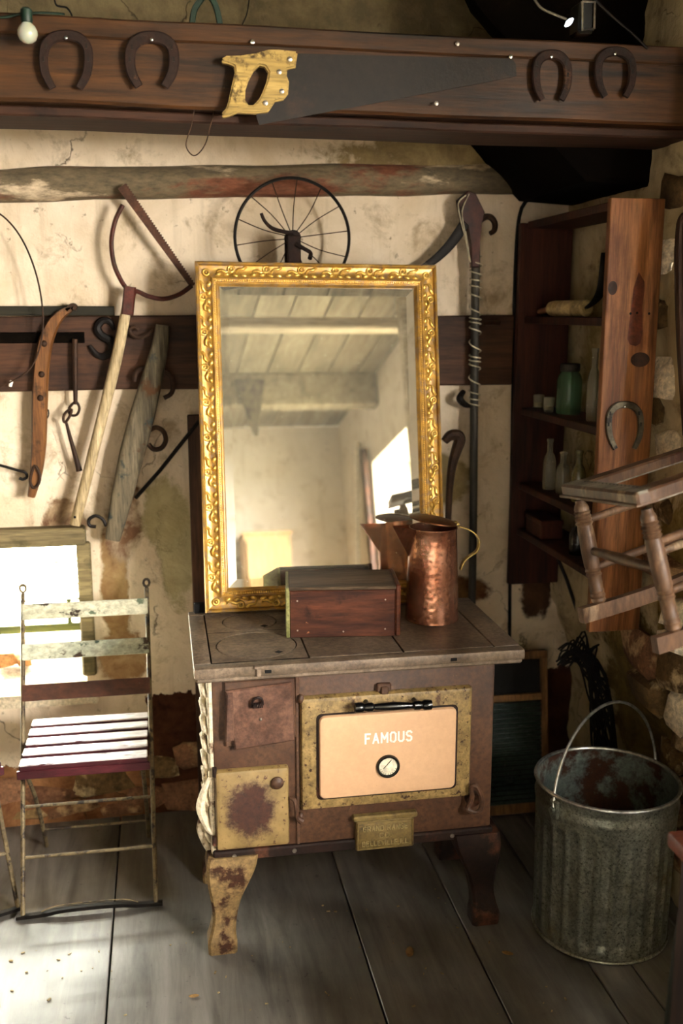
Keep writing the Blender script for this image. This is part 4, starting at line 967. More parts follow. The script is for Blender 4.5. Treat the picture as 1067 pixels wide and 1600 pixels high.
# hame
hm = thing('horse_hame', Q(50, 778), 'curved brown wooden horse hame with iron rivets hung on the wall rail', 'hame')
hp_ = [(112, 483), (97, 490), (82, 508), (70, 540), (64, 585), (62, 640), (61, 690), (57, 735), (49, 776)]
b = BM(); flat(b, [Q(*q) for q in hp_], .044, .030, 5, scale=[.35, .6, .85, 1, 1.05, 1.05, 1.0, .85, .5]); obj('shaft', b, M_HAME, hm)
for q in ((69, 537), (65, 585), (63, 622)):
    b = BM(); ball(b, Q(q[0], q[1], YT - .017), .009, (1, .6, 1.1)); obj('rivet', b, M_IRONR, hm)
b = BM(); tube(b, [Q(q[0], q[1], YT - .02) for q in ((54, 728), (62, 742), (60, 756), (52, 762), (47, 750))], .0045, 8, True, 5); obj('ring', b, M_IRONR, hm)
b = BM(); flat(b, [Q(116, 484), Q(118, 478), Q(112, 477), Q(104, 485)], .012, .03, 3); obj('tip_ferrule', b, M_IRONR, hm)
b = BM(); tube(b, [Q(75, 640), Q(76, 648), Q(73, 654), Q(71, 648)], .0022, 6, True, 4); obj('wire_eye', b, M_IRON, hm)
# hanging link hook
hk = thing('chain_hook', Q(123, 732), 'two-part iron hook and chain link hanging beside the hame', 'hook')
b = BM(); tube(b, [Q(117, 530), Q(117, 560), Q(118, 632)], [.008, .009, .006], 8, False, 4); obj('upper_rod', b, M_IRONR, hk)
b = BM(); tube(b, [Q(q[0], q[1]) for q in ((118, 628), (124, 637), (120, 648), (110, 648), (108, 638))], .0042, 8, True, 4); obj('link', b, M_IRONR, hk)
b = BM(); tube(b, [Q(q[0], q[1], YT - .008) for q in ((112, 640), (108, 652), (101, 660), (99, 652), (104, 643))], .0042, 8, True, 4); obj('link', b, M_IRONR, hk)
b = BM(); tube(b, [Q(103, 658), Q(110, 685), Q(121, 724), Q(124, 736)], [.004, .006, .008, .010], 8, False, 4); obj('lower_rod', b, M_IRONR, hk)
# hook at the left edge
b = BM(); tube(b, [Q(q[0], q[1]) for q in ((-50, 715), (0, 727), (28, 735), (39, 738), (42, 745), (36, 749), (30, 747))], .0045, 8, False, 4); tag(obj('iron_hook', b, M_IRON), 'black iron rod ending in a small hook at the left edge of the wall', 'hook')
b = BM(); tube(b, [Q(q[0], q[1], YT - .045) for q in ((-30, 322), (5, 338), (35, 375), (57, 430), (67, 490), (63, 540), (45, 578), (10, 600), (-20, 610))], .0028, 6, False, 6); tag(obj('wire_hoop', b, M_IRONR), 'thin bent wire hoop hanging at the left edge', 'wire')
b = BM(); lathe(b, [(.005, 0), (.005, .016), (.003, .018)], 10, axis_matrix(Q(16, 603), (.3, -.4, .8))); tag(obj('porcelain_knob', b, M_WHITEPAINT), 'tiny white porcelain stub on the wall rail at the left edge', 'knob')
# S hooks
b = BM(); tube(b, [Q(q[0], q[1], YB - .046) for q in ((178, 516), (172, 503), (160, 501), (152, 512), (158, 524), (172, 533), (174, 548), (162, 557), (150, 553), (140, 540))], [.006, .009, .011, .012, .013, .013, .012, .011, .009, .006], 8, False, 4); tag(obj('iron_hook', b, M_IRON), 'thick black S-shaped hook on the rail beside the pruning saw pole', 'hook')
b = BM(); tube(b, [Q(q[0], q[1]) for q in ((240, 516), (228, 524), (216, 527), (206, 523), (203, 515), (210, 511), (216, 516))], .006, 8, False, 4); tag(obj('iron_hook', b, M_IRONR), 'small curled iron hook above the weathered grey bar', 'hook')
# singletree
st = thing('singletree', Q(175, 845), 'weathered grey wooden singletree bar with iron rings leaning on the wall', 'harness bar')
YS = YT - .02
b = BM(); pts = [(254, 508), (250, 540), (238, 590), (222, 650), (206, 710), (192, 770), (182, 815), (176, 843)]
sw = [20, 24, 31, 37, 37, 33, 27, 22]
rr = smooth_path([Q(*q, YS) for q in pts], 4); ss = []
for i in range(len(sw) - 1):
    for k in range(4): ss.append(lerp(sw[i], sw[i + 1], k / 4) * .00205 / .072)
ss.append(sw[-1] * .00205 / .072)
sec = [(.028 * math.copysign(abs(math.cos(a)) ** .6, math.cos(a)), .036 * math.copysign(abs(math.sin(a)) ** .6, math.sin(a))) for a in [2 * PI * k / 16 for k in range(16)]]
sweep(b, rr, sec, False, ss); obj('bar', b, M_GREYWOOD, st)
b = BM(); tube(b, [Q(q[0], q[1], YS + .01) for q in ((210, 596), (214, 580), (232, 574), (256, 578), (270, 594), (268, 614), (256, 622))], .007, 8, False, 5); obj('ring', b, M_IRONR, st)
b = BM(); tube(b, [Q(q[0], q[1], YS) for q in ((232, 694), (240, 702), (252, 700), (259, 688), (255, 674), (244, 668), (234, 672))], .0075, 8, False, 5); obj('hook', b, M_IRONR, st)
b = BM(); tube(b, [Q(q[0], q[1], YS) for q in ((166, 822), (160, 811), (149, 806), (139, 812), (140, 821), (150, 823))], .0055, 8, False, 5); obj('hook', b, M_IRON, st)
# iron rod between the bar and the mirror
b = BM(); tube(b, [Q(322, 645, YT - .035), Q(300, 672, YT - .03), Q(250, 735, YT - .01), Q(212, 778, YT + .03)], .0062, 8); tag(obj('iron_rod', b, M_IRON), 'thin black iron rod slanting between the grey bar and the mirror', 'rod')
# plank behind the mirror
b = BM(); x0, x1 = Q(297, 800, YT).x, Q(322, 800, YT).x; bx(b, x0, x1, YB - .07, YB - .045, 0, Q(305, 648, YT).z, .003); tag(obj('wooden_plank', b, wood('faded_brown_plank', '#3f2616', '#6a452c', 'z', 10, .6)), 'narrow dark plank standing behind the left edge of the mirror', 'plank')
bm = BM(); bx(bm, .070, .108, 2.735, 2.752, STOP, STOP + .030, .003); obj('pipe_bracket', bm, M_SOOT, stove)

# ------------------------------------------------------------------ spoked wheel above the mirror
wc = PY(457, 372, 3.02); WRD = .170
wh = thing('spoked_wheel', (wc.x, 3.02, wc.z - WRD), 'small iron wheel with thin wire spokes and pedal cranks behind the mirror', 'wheel')
b = BM(); tube(b, [wc + Vector((WRD * math.cos(a), 0, WRD * math.sin(a))) for a in [2 * PI * k / 64 for k in range(64)]], .0048, 8, True); obj('rim', b, M_IRON, wh)
for k in range(14):
    a = 2 * PI * (k + .3) / 14; b = BM(); s = .006 * (1 if k % 2 else -1); bow = .006 * math.sin(k * 2.3)
    e = Vector((math.cos(a), 0, math.sin(a))); n_ = Vector((-e.z, 0, e.x))
    tube(b, [wc + e * .018 + Vector((0, s, 0)), wc + e * .09 + n_ * bow + Vector((0, s * .5, 0)), wc + e * WRD], .0017, 6, False, 4); obj('spoke', b, M_IRONR, wh)
b = BM(); lathe(b, [(.012, -.03), (.022, -.026), (.022, -.012), (.017, -.010), (.017, .01), (.022, .012), (.022, .024), (.012, .028)], 18, axis_matrix(wc, (0, -1, 0))); obj('hub', b, M_RUST, wh)
b = BM(); bx(b, wc.x - .020, wc.x + .020, 2.985, 2.997, 0, wc.z + .006, .003); bx(b, wc.x - .020, wc.x + .020, 3.045, 3.056, 0, wc.z + .006, .003); obj('fork', b, M_RUST, wh)
b = BM(); tube(b, [wc + Vector((-.004, -.04, .010)), PY(428, 358, 2.975), PY(414, 346, 2.972), PY(408, 333, 2.97)], [.006, .006, .005, .005], 8, False, 4); obj('crank', b, M_RUST, wh)
b = BM(); tube(b, [wc + Vector((.004, -.034, -.018)), PY(474, 388, 2.98), PY(485, 395, 2.98), PY(484, 404, 2.97)], [.007, .006, .006, .007], 8, False, 4); obj('crank', b, M_RUST, wh)

# ------------------------------------------------------------------ scythe tool right of the mirror
YS2 = YB - .07
sc_ = thing('grass_hook', PY(737, 946, YS2), 'long-handled grass hook bound with wire right of the mirror', 'scythe')
b = BM(); tube(b, [(PY(737, 946, YS2).x, YS2, 0), PY(738, 900, YS2), PY(741, 600, YS2), PY(744, 330, YS2)], [.013, .013, .0135, .014], 12, False, 4); obj('shaft', b, mat('dark_grey_shaft', '#2a251d', '#4d463a', 14, .6, 0, .3, 50, (1, 1, .2)), sc_)
b = BM(); prism(b, [PY(*q, YS2 - .018) for q in ((716, 312), (732, 298), (744, 303), (758, 332), (752, 345), (750, 378), (749, 418), (737, 418), (737, 380), (733, 350), (722, 345))], (0, .03, 0), .003); obj('head', b, mat('red_brown_iron_head', '#2c1510', '#5a2c20', 14, .55, .3, .3, 60), sc_)
b = BM(); tube(b, [PY(q[0], q[1], YS2 - .004) for q in ((750, 345), (758, 339), (767, 340), (773, 349), (772, 360), (765, 365))], [.009, .010, .010, .010, .009, .007], 8, False, 4); obj('hook', b, M_IRONR, sc_)
b = BM(); flat(b, [PY(q[0], q[1], YS2 - .01) for q in ((728, 345), (716, 365), (698, 388), (676, 408), (650, 424), (620, 436))], .034, .006, 4, scale=[.9, 1, .9, .75, .55, .3]); obj('blade', b, M_IRON, sc_)
b = BM(); pts = []
for k in range(260):
    t = k / 259; y = lerp(400, 640, t); cx_ = lerp(743.5, 741, t); a = 2 * PI * 17 * t + 1.5 * math.sin(9 * t * PI)
    c = PY(cx_, y + 5 * math.sin(23 * t), YS2); pts.append(c + Vector((.0185 * math.cos(a), .0185 * math.sin(a), 0)))
tube(b, pts, .0022, 5); obj('wire_binding', b, mat('pale_binding_wire', '#b0a68c', '#cfc4a8', 14, .5, .3), sc_)
b = BM(); tube(b, [PY(q[0], q[1], YS2 - .02) for q in ((728, 305), (716, 318), (720, 345), (728, 375), (733, 405))], .0022, 6, False, 4); tube(b, [PY(q[0], q[1], YS2 - .025) for q in ((733, 303), (722, 330), (727, 365), (735, 410))], .0018, 6, False, 4); obj('wire_binding', b, mat('pale_binding_wire', '#b0a68c', '#cfc4a8', 14, .5, .3), sc_)
# iron crank by the mirror
b = BM(); tube(b, [PY(q[0], q[1], 3.0) for q in ((694, 690), (703, 681), (714, 680), (718, 688), (713, 704), (706, 730), (702, 770), (700, 830), (699, 940), (694, 1290))], [.012, .017, .019, .019, .017, .014, .011, .010, .010, .010], 10, False, 4); tag(obj('iron_crank', b, M_IRONR), 'bent dark iron crank bar peeking out right of the mirror', 'crank')
# black cable
b = BM(); tube(b, [PY(q[0], q[1], YB - .018) for q in ((875, 270), (845, 300), (815, 325), (806, 400), (803, 520), (801, 640), (799, 760), (797, 880), (796, 1000), (795, 1060))], .0062, 8, False, 4); tag(obj('electric_cable', b, M_SOOT), 'black cable running down the wall beside the corner shelf', 'cable')
b = BM(); p = PY(770, 505, YB - .05); tube(b, [(p.x - .02, YB - .035, p.z), (p.x, YB - .06, p.z + .002), (p.x + .014, YB - .075, p.z)], .008, 8); tag(obj('wooden_peg', b, M_PLANK), 'short dark peg on the wall rail right of the grass hook', 'peg')
b = BM(); tube(b, [PY(724, 612, YB - .05), PY(718, 622, YB - .07), PY(726, 632, YB - .06), PY(738, 634, YB - .04)], [.008, .012, .010, .006], 8, False, 4); tag(obj('iron_bracket', b, M_IRON), 'dark iron bracket steadying the grass hook shaft', 'bracket')

# ------------------------------------------------------------------ corner shelf
M_SHN = wood('orange_pine_board', '#6a3c20', '#a56e40', 'z', 9, .5, wear='#5f2f14', wscale=3, wpos=(.55, .75), bump=.15)
M_SHD = wood('dark_red_shelf_wood', '#2c120a', '#572818', 'z', 9, .6, bump=.2)
M_KNOT = mat('dark_wood_knot', '#2c1408', '#4a2410', 30, .6)
NY = 2.50
sh = thing('corner_shelf', (1.22, 2.8, .755), 'red-brown wooden shelf unit with pine side board in the corner', 'shelf')
b = BM(); bx(b, 1.150, 1.300, NY - .011, NY + .011, .775, 1.938, .002); nb = obj('side_board', b, M_SHN, sh); nb['label'] = 'orange pine side board facing the room'
b = BM(); bx(b, 1.130, 1.305, 3.090, 3.112, .750, 1.925, .002); obj('side_board', b, M_SHD, sh)
SZ = {'top': 1.918, 'a': PY(948, 503, NY).z, 'b': PY(940, 675, NY).z, 'c': PY(933, 815, NY).z, 'd': PY(932, 900, NY).z}
for k, z in SZ.items():
    b = BM(); bx(b, 1.152, 1.300, NY + .012, 3.089, z - .011, z + .011, .002); obj('shelf_board', b, M_SHD, sh)
p = PY(957, 450, NY - .011); b = BM(); lathe(b, [(.018, -.001), (.018, .0006), (.010, .001), (.008, .002), (.002, .0022)], 18, axis_matrix(p, (0, -1, 0)) @ Matrix.Scale(.72, 4, (1, 0, 0))); obj('knot', b, M_KNOT, nb)
p = PY(1000, 562, NY - .011); b = BM(); lathe(b, [(.027, -.001), (.027, .0006), (.018, .0009), (.014, .0014), (.004, .0016)], 20, axis_matrix(p, (0, -1, 0)) @ Matrix.Scale(.72, 4, (0, 1, 0))); obj('knot', b, M_KNOT, nb)
b = BM(); prism(b, [PY(*q, NY - .0118) for q in ((998, 425), (1007, 440), (1007, 455), (1003, 480), (1004, 520), (1001, 536), (993, 541), (984, 538), (980, 530), (985, 490), (990, 450))], (0, .001, 0)); o = obj('knife_stain', b, mat('dark_red_wood_stain', '#5a2410', '#6f3218', 14, .6), nb); o['label'] = 'dark knife-shaped stain'
for q in ((985, 490), (995, 489), (1014, 490)):
    p = PY(*q, NY - .011); b = BM(); disc(b, p, .0035, (0, -1, 0), 8, .001); obj('nail_hole', b, M_SOOT, nb)
horseshoe(976, 627, 66, 74, NY - .011, M_GREYIRON, 'grey worn horseshoe nailed to the pine side board of the corner shelf', .017, 'horseshoes nailed to wood')
# on the shelves
def gl_mat(name, col, rough=.05):
    N = NT(name); N.set(Base_Color=col, Roughness=rough, Transmission_Weight=.75, IOR=1.3); return N.m
M_JAR = gl_mat('green_jar_glass', '#7fa686'); M_CLR = gl_mat('dusty_clear_glass', '#c9c4ae', .12); M_ZINC = mat('dark_zinc_lid', '#2a2620', '#45403a', 10, .5, .5)
def vessel(name, px_, X, z, prof, m, label, cat, group=None, lid=None, fill=None):
    p = PX(px_, 640, X); t = thing(name, (X, p.y, z), label, cat, group); Mt = Matrix.Translation((X, p.y, z))
    b = BM(); lathe(b, [(0, 0)] + prof, 20, Mt, False); bmesh.ops.remove_doubles(b, verts=b.verts, dist=1e-5); obj('glass', b, m, t, 50)
    if lid: b = BM(); lathe(b, lid[0], 20, Mt); obj('lid', b, lid[1], t)
    if fill: b = BM(); lathe(b, fill[0], 16, Mt); obj('wax', b, fill[1], t)
    return t
zb = SZ['b'] + .0115
vessel('glass_jar', 888, 1.225, zb, [(.036, 0), (.038, .006), (.038, .100), (.034, .116), (.027, .126), (.027, .134)], M_JAR, 'green glass preserving jar with a dark lid on the shelf', 'jar', None, ([(.029, .128), (.030, .131), (.030, .150), (.027, .152)], M_ZINC))
wax = mat('cream_candle_wax', '#d8cba8', '#e8dcc0', 10, .5)
pg = [(.015, 0), (.016, .004), (.018, .045), (.0165, .045), (.0145, .006), (0, .006)]
vessel('votive_glass', 841, 1.19, zb, pg, M_CLR, 'leftmost small glass with pale wax on the jar shelf', 'glass', 'small wax glasses', None, ([(.0135, .0065), (.0145, .02)], wax))
vessel('votive_glass', 857, 1.185, zb, pg, M_CLR, 'small wax glass next to the green jar', 'glass', 'small wax glasses', None, ([(.0135, .0065), (.0145, .018)], wax))
bott = [(.018, 0), (.020, .005), (.020, .085), (.016, .105), (.009, .118), (.009, .150), (.011, .152), (.011, .160), (.008, .160)]
vessel('glass_bottle', 926, 1.21, zb, [(r * .95, z * 1.28) for r, z in bott], M_CLR, 'tall slim clear bottle beside the green jar', 'bottle', 'bottles on the corner shelf')
zc = SZ['c'] + .0115
vessel('glass_bottle', 862, 1.20, zc, bott, M_CLR, 'dusty clear bottle at the far end of the third shelf', 'bottle', 'bottles on the corner shelf')
vessel('glass_bottle', 884, 1.215, zc, [(r * 1.1, z * .8) for r, z in bott], M_CLR, 'short dusty bottle in the middle of the third shelf', 'bottle', 'bottles on the corner shelf')
vessel('glass_bottle', 909, 1.205, zc, [(r * 1.05, z * .95) for r, z in bott], mat('yellowed_bottle', '#5a5230', '#7d7446', 10, .2, spec=.6), 'yellowish bottle at the near end of the third shelf', 'bottle', 'bottles on the corner shelf')
za = SZ['a'] + .0115
p0 = Vector((1.185, PX(862, 480, 1.185).y, za + .0245)); p1 = Vector((1.20, PX(918, 480, 1.20).y, za + .0245))
rp = thing('rolling_pin', (1.19, (p0.y + p1.y) / 2, za), 'pale worn wooden roller lying on the top shelf', 'roller')
b = BM(); between(b, p0, p1, [(.018, 0), (.022, .02), (.0235, .1), (.0235, .3), (.022, .31), (.0235, .32), (.0235, .7), (.022, .71), (.0235, .72), (.0235, .97), (.017, 1)], 16); obj('barrel', b, mat('pale_roller_wood', '#a8905f', '#c8b282', 12, .6), rp)
b = BM(); between(b, Vector((1.18, PX(842, 488, 1.18).y, za + .014)), p0, [(.006, 0), (.009, .1), (.010, .6), (.008, 1)], 12); obj('handle', b, mat('reddish_handle', '#6a4028', '#9a6a48', 12, .6), rp)
# dark sickle blade against the pine board
b = BM(); flat(b, [Vector((1.18, PX(q[0], q[1], 1.18).y, PX(q[0], q[1], 1.18).z)) for q in ((944, 395), (944, 425), (940, 452), (930, 470), (916, 481))], .03, .006, 4, scale=[.6, 1, 1, .8, .4]); tag(obj('sickle_blade', b, M_IRON), 'dark curved sickle blade standing behind the pine board', 'blade')
zd = SZ['d'] + .0115
b = BM(); y = PX(850, 820, 1.2).y; bx(b, 1.165, 1.235, y - .07, y + .07, zd, zd + .055, .003); bx(b, 1.162, 1.238, y - .072, y + .072, zd + .045, zd + .060, .002); tag(obj('wooden_case', b, M_SHD), 'small dark wooden case on the lowest shelf', 'box')
b = BM(); lathe(b, [(.024, 0), (.026, .004), (.026, .06), (.02, .075), (.010, .085), (.010, .10)], 18, Matrix.Translation((1.2, PX(903, 840, 1.2).y, zd))); tag(obj('dark_bottle', b, M_BLKCHROME), 'squat black bottle on the lowest shelf', 'bottle')
# rod under the shelf
b = BM(); tube(b, [PY(862, 850, 3.0), PY(885, 905, 2.98), PY(922, 1015, 2.95), PY(935, 1055, 2.93)], .006, 8); tag(obj('iron_rod', b, M_IRON), 'thin dark rod slanting down below the corner shelf', 'rod')

# ------------------------------------------------------------------ folding chairs
M_CHF = mat('rusted_cream_frame', '#5a4a36', '#80704f', 20, .6, .2, .4, 70, wear='#2e1c10', wscale=30, wpos=(.52, .6))
M_SL1 = mat('peeling_white_slat', '#a9a68c', '#c6c2a8', 10, .5, 0, .4, 50, (.6, 1, 1), '#3c2c1c', 13, (.57, .6), wear2='#5d6a52', w2scale=20, w2pos=(.6, .64))
M_SL2 = mat('peeling_green_white_slat', '#98a08c', '#c2c0a8', 10, .5, 0, .4, 50, (.6, 1, 1), '#4a3422', 9, (.53, .56), wear2='#3f5446', w2scale=14, w2pos=(.56, .6))
M_SL3 = mat('bare_rusty_slat', '#4a2616', '#6a3c26', 10, .55, 0, .4, 50, (.6, 1, 1), '#7a8478', 14, (.66, .68))
M_SEATT = mat('worn_lilac_seat_paint_and_glare', '#b9b2b2', '#d5cfcd', 14, .32, 0, .3, 50, (.3, 1, 1), '#5a3038', 18, (.60, .66), spec=.6)  # slat tops kept pale, window glare put into the worn paint colour
M_SEATE = mat('maroon_slat_edge', '#3c1018', '#5e2028', 14, .45, 0, .3, 50, (.3, 1, 1), '#8a6a58', 24, (.62, .66))
def chair_parts(t):
    xl, xr = -.427, -.064
    Pt = lambda s, k: Vector((xl if s < 0 else xr, lerp(2.602, 3.0, k), lerp(.012, .838, k)))
    for s in (-1, 1):
        b = BM(); pts = [Pt(s, 0), Pt(s, .25), Pt(s, .55), Pt(s, .8), Pt(s, .985)]; tube(b, pts, .0066, 8)
        e = Pt(s, 1.0); tube(b, [e + Vector((.012 * math.cos(a) * .75, 0, .012 * math.sin(a) + .002)) for a in [2 * PI * k / 10 for k in range(10)]], .0042, 6, True); obj('back_leg', b, M_CHF, t)
        x = xl + .024 if s < 0 else xr - .024
        b = BM(); tube(b, [(x, 2.655, .412), (x, 2.70, .370), (x, 2.80, .27), (x, 2.90, .14), (x, 2.985, .004)], .0062, 8); obj('cross_leg', b, M_CHF, t)
        b = BM(); bx(b, x - .006, x + .006, 2.645, 2.955, .408, .421, .002); obj('seat_rail', b, M_CHF, t)
        q = Pt(s, .49); b = BM(); lathe(b, [(.006, -.004), (.006, .026)], 10, axis_matrix((q.x, q.y, .415), (1 if s < 0 else -1, 0, 0))); obj('pivot', b, M_CHF, t)
    for k, m, h in ((.925, M_SL1, .048), (.795, M_SL2, .048), (.665, M_SL3, .048)):
        c = Pt(-1, k); b = BM(); rot = Matrix.Rotation(math.atan2(3.0 - 2.602, .826) * -1, 4, 'X'); box(b, ((xl + xr) / 2, c.y - .004, c.z), (xr - xl + .004, .007, h), rot, .0015)
        o = obj('back_slat', b, m, t)
    for k in range(5):
        y = lerp(2.660, 2.935, k / 4); b = BM(); bx(b, xl + .010, xr - .008, y - .0235, y + .0235, .4215, .4395, .003)
        bmesh.ops.recalc_face_normals(b, faces=b.faces)
        for f in b.faces: f.material_index = 0 if f.normal.z > .6 else 1
        obj('seat_slat', b, [M_SEATT, M_SEATE], t)
    b = BM(); bx(b, xl + .004, xr - .002, 2.632, 2.642, .400, .424, .002); obj('front_apron', b, M_SEATE, t)
    # rods between the legs
    for k in (.315, .165):
        a, c = Pt(-1, k), Pt(1, k); b = BM(); tube(b, [a, c], .0048, 8); obj('stretcher', b, M_CHF, t)
    b = BM(); tube(b, [(xl + .024, 2.93, .09), (xr - .024, 2.93, .09)], .0045, 8); obj('stretcher', b, M_CHF, t)
    b = BM(); flat(b, [(xl - .018, 2.602, .008), (xl + .06, 2.602, .010), (xl + .10, 2.602, .016), ((xl + xr) / 2, 2.602, .018), (xr - .10, 2.602, .016), (xr - .05, 2.602, .010), (xr + .018, 2.602, .008)], .013, .016, 4); obj('foot_bar', b, M_IRON, t)
    b = BM(); tube(b, [(xl + .05, 2.602, .018), (xl + .09, 2.602, .031), ((xl + xr) / 2, 2.602, .034), (xr - .09, 2.602, .031), (xr - .05, 2.602, .018)], .0016, 6, False, 4); obj('foot_wire', b, M_CHF, t)
ch = thing('folding_chair', (-.2455, 2.80, 0), 'folding slatted garden chair with peeling paint in front of the low window', 'chair', 'folding garden chairs')
chair_parts(ch)
ch2 = copy_tree(ch); ch2.location = (-.694, 2.748, 0); ch2.rotation_euler = (0, 0, math.radians(25)); ch2['label'] = 'second folding garden chair cut off by the left edge of the picture'

# ------------------------------------------------------------------ galvanised bin
M_GALV = mat('mottled_galvanised_steel', '#74776a', '#a6a798', 7, .32, .8, .2, 110, wear='#6d6442', wscale=6, wpos=(.54, .68), wrough=.5, wmetal=.6, wear2='#565848', w2scale=150, w2pos=(.52, .66))
M_GALVIN = mat('rusted_bin_inside', '#5f6a64', '#84908a', 6, .5, .5, .2, 80, wear='#4a2614', wscale=4.5, wpos=(.49, .54), wrough=.9)
M_RIM = mat('bright_rolled_rim', '#9a9c98', '#bfc1bc', 9, .3, .9, .1, 60)
BC = Vector((1.135, 2.300, 0)); BH = .432
gb = thing('metal_bin', BC, 'fluted galvanised metal bin with a wire bail handle on the floor', 'bin')
b = BM(); NS, NF = 27 * 10, 27
prof = []
for k in range(41): prof.append(BH * k / 40)
def brad(z):
    r = lerp(.178, .186, z / BH)
    if z < .012: r -= .004 * (1 - z / .012)
    r += .004 * math.exp(-((z - .385) / .008) ** 2) - .002 * math.exp(-((z - .405) / .01) ** 2)
    return r
ringsB = []
for z in prof:
    r_ = []
    for k in range(NS):
        a = 2 * PI * k / NS; ph = (a * NF / (2 * PI)) % 1.0; e = abs(ph - .5) * 2           # 0 in the middle of a flute
        w = sstep(.80, .52, e); top = .352 - .016 * (e ** 2); env = sstep(.03 + .012 * e * e, .045 + .012 * e * e, z) * sstep(top, top - .014, z)
        rr_ = brad(z) - .0052 * w * env
        r_.append((BC.x + rr_ * math.cos(a), BC.y + rr_ * math.sin(a), z))
    ringsB.append(r_)
loft(b, ringsB, False); obj('outer_wall', b, M_GALV, gb, 60)
b = BM(); lathe(b, [(.0, .03), (.172, .03), (.181, BH - .002)], 64, Matrix.Translation(BC), False); obj('inner_wall', b, M_GALVIN, gb, 50)
b = BM(); tube(b, [BC + Vector((.1868 * math.cos(a), .1868 * math.sin(a), BH)) for a in [2 * PI * k / 72 for k in range(72)]], .0052, 8, True); obj('rim', b, M_RIM, gb)
b = BM(); tube(b, [BC + Vector((.179 * math.cos(a), .179 * math.sin(a), .006)) for a in [2 * PI * k / 72 for k in range(72)]], .005, 8, True); obj('foot_ring', b, M_GALV, gb)
ax = Vector((math.cos(math.radians(22)), math.sin(math.radians(22)), 0)); b = BM(); pts = []
for k in range(33):
    a = PI * k / 32; pts.append(BC + Vector((0, 0, BH - .030)) - ax * (.193 * math.cos(a)) + Vector((.02, .05, .193)).normalized() * (.226 * math.sin(a)))
tube(b, pts, .0042, 8); obj('bail_handle', b, M_RIM, gb)
for s in (-1, 1):
    c = BC + ax * (.189 * s) + Vector((0, 0, BH - .036)); b = BM(); box(b, c, (.010, .030, .05), math.radians(22), .004); tube(b, [c + ax * (.004 * s), c + ax * (.014 * s)], .008, 8); obj('bail_ear', b, M_GALV, gb)

# ------------------------------------------------------------------ washboard and coil behind the range
M_WBW = wood('old_washboard_wood', '#5a3a1e', '#8a623a', 'z', 12, .65)
M_WBG = mat('dark_ribbed_glass', '#323e3a', '#4c5953', 8, .22, .2, .05, 40, spec=.6)
wb = thing('washboard', (1.12, 2.95, 0), 'wooden washboard with dark ribbed panel behind the range', 'washboard')
TL = Matrix.Translation((0, 2.90, 0)) @ Matrix.Rotation(math.radians(-8), 4, 'X')
def wbx(x0, x1, y0, y1, z0, z1, bev=.002):
    q = BM(); bx(q, x0, x1, y0, y1, z0, z1, bev)
    for v in q.verts: v.co = TL @ v.co
    return q
wx0, wx1 = .925, 1.232
for a, c in ((wx0, wx0 + .024), (wx1 - .024, wx1)): obj('side_rail', wbx(a, c, 0, .024, 0.004, .545), M_WBW, wb)
obj('top_rail', wbx(wx0, wx1, -.002, .026, .530, .556), M_WBW, wb)
obj('top_panel', wbx(wx0 + .022, wx1 - .022, .010, .018, .415, .532), M_SOOT, wb)
obj('cross_rail', wbx(wx0 + .022, wx1 - .022, 0, .022, .392, .415), M_WBW, wb)
obj('bottom_rail', wbx(wx0 + .022, wx1 - .022, 0, .022, .012, .046), M_WBW, wb)
b = BM(); n = 21; prs = []
for k in range(n * 6 + 1):
    z = lerp(.047, .391, k / (n * 6)); y = .006 - .005 * math.cos(2 * PI * k / 6); prs.append((y, z))
A = [b.verts.new(TL @ Vector((wx0 + .024, y, z))) for y, z in prs]; B2 = [b.verts.new(TL @ Vector((wx1 - .024, y, z))) for y, z in prs]
for i in range(len(prs) - 1): b.faces.new((A[i], B2[i], B2[i + 1], A[i + 1]))
obj('ribbed_panel', b, M_WBG, wb, 60)
b = BM(); random.seed(5)
for k in range(34):
    j = lambda s: random.uniform(-s, s)
    x_, y_ = random.uniform(868, 915), random.uniform(1000, 1030)
    pts = [PY(x_, y_ + 12, 2.74 + j(.02)), PY(x_ + 18 + j(8), y_ - 6 + j(10), 2.74 + j(.03)), PY(922 + j(16), 1040 + j(16), 2.72 + j(.03)), PY(938 + j(18), 1090 + j(20), 2.70 + j(.03)), PY(944 + j(20), 1150 + j(24), 2.68 + j(.03)), PY(948 + j(22), 1215 + j(30), 2.66 + j(.03))]
    tube(b, pts, .0032, 5, False, 4)
tag(obj('wire_bundle', b, M_SOOT), 'tangled bundle of dark wire hanging in the corner behind the bin', 'wire bundle')

# ------------------------------------------------------------------ small rocking chair hung on the right wall
M_RK = mat('dusty_brown_rocker_wood', '#472f1e', '#6a4e38', 12, .5, 0, .3, 60, (1, 1, .3), '#8f7a60', 10, (.58, .68), wear2='#4a2c20', w2scale=16, w2pos=(.6, .66))
M_RKG = wood('grey_weathered_seat_frame', '#6d665a', '#978f80', 'x', 12, .7, wear='#5a4030', wscale=10)
def obox(b, a, c, side, w, h, bev=.003, ext=0.0):
    a = Vector(a); c = Vector(c); X = (c - a).normalized(); a = a - X * ext; c = c + X * ext
    Y = Vector(side); Y = (Y - X * Y.dot(X)).normalized(); Z = X.cross(Y)
    R = Matrix((X, Y, Z)).transposed().to_4x4(); box(b, (a + c) / 2, ((c - a).length, w, h), R, bev)
def top_grey(b):
    bmesh.ops.recalc_face_normals(b, faces=b.faces)
    for f in b.faces: f.material_index = 1 if f.normal.z > .6 else 0
rA, rB = PD(900, 764, 2.17), PD(1001, 776, 1.97)
dA = (PD(1067, 706, 2.30) - PD(909, 757, 2.17)).normalized(); dB = dA
LEN = .38
rA2, rB2 = rA + dA * LEN, rB + dB * LEN * .96
rk = thing('rocking_chair', PD(1053, 1000, 1.98), 'small seatless rocking chair with turned legs hung in the air at the right', 'chair')
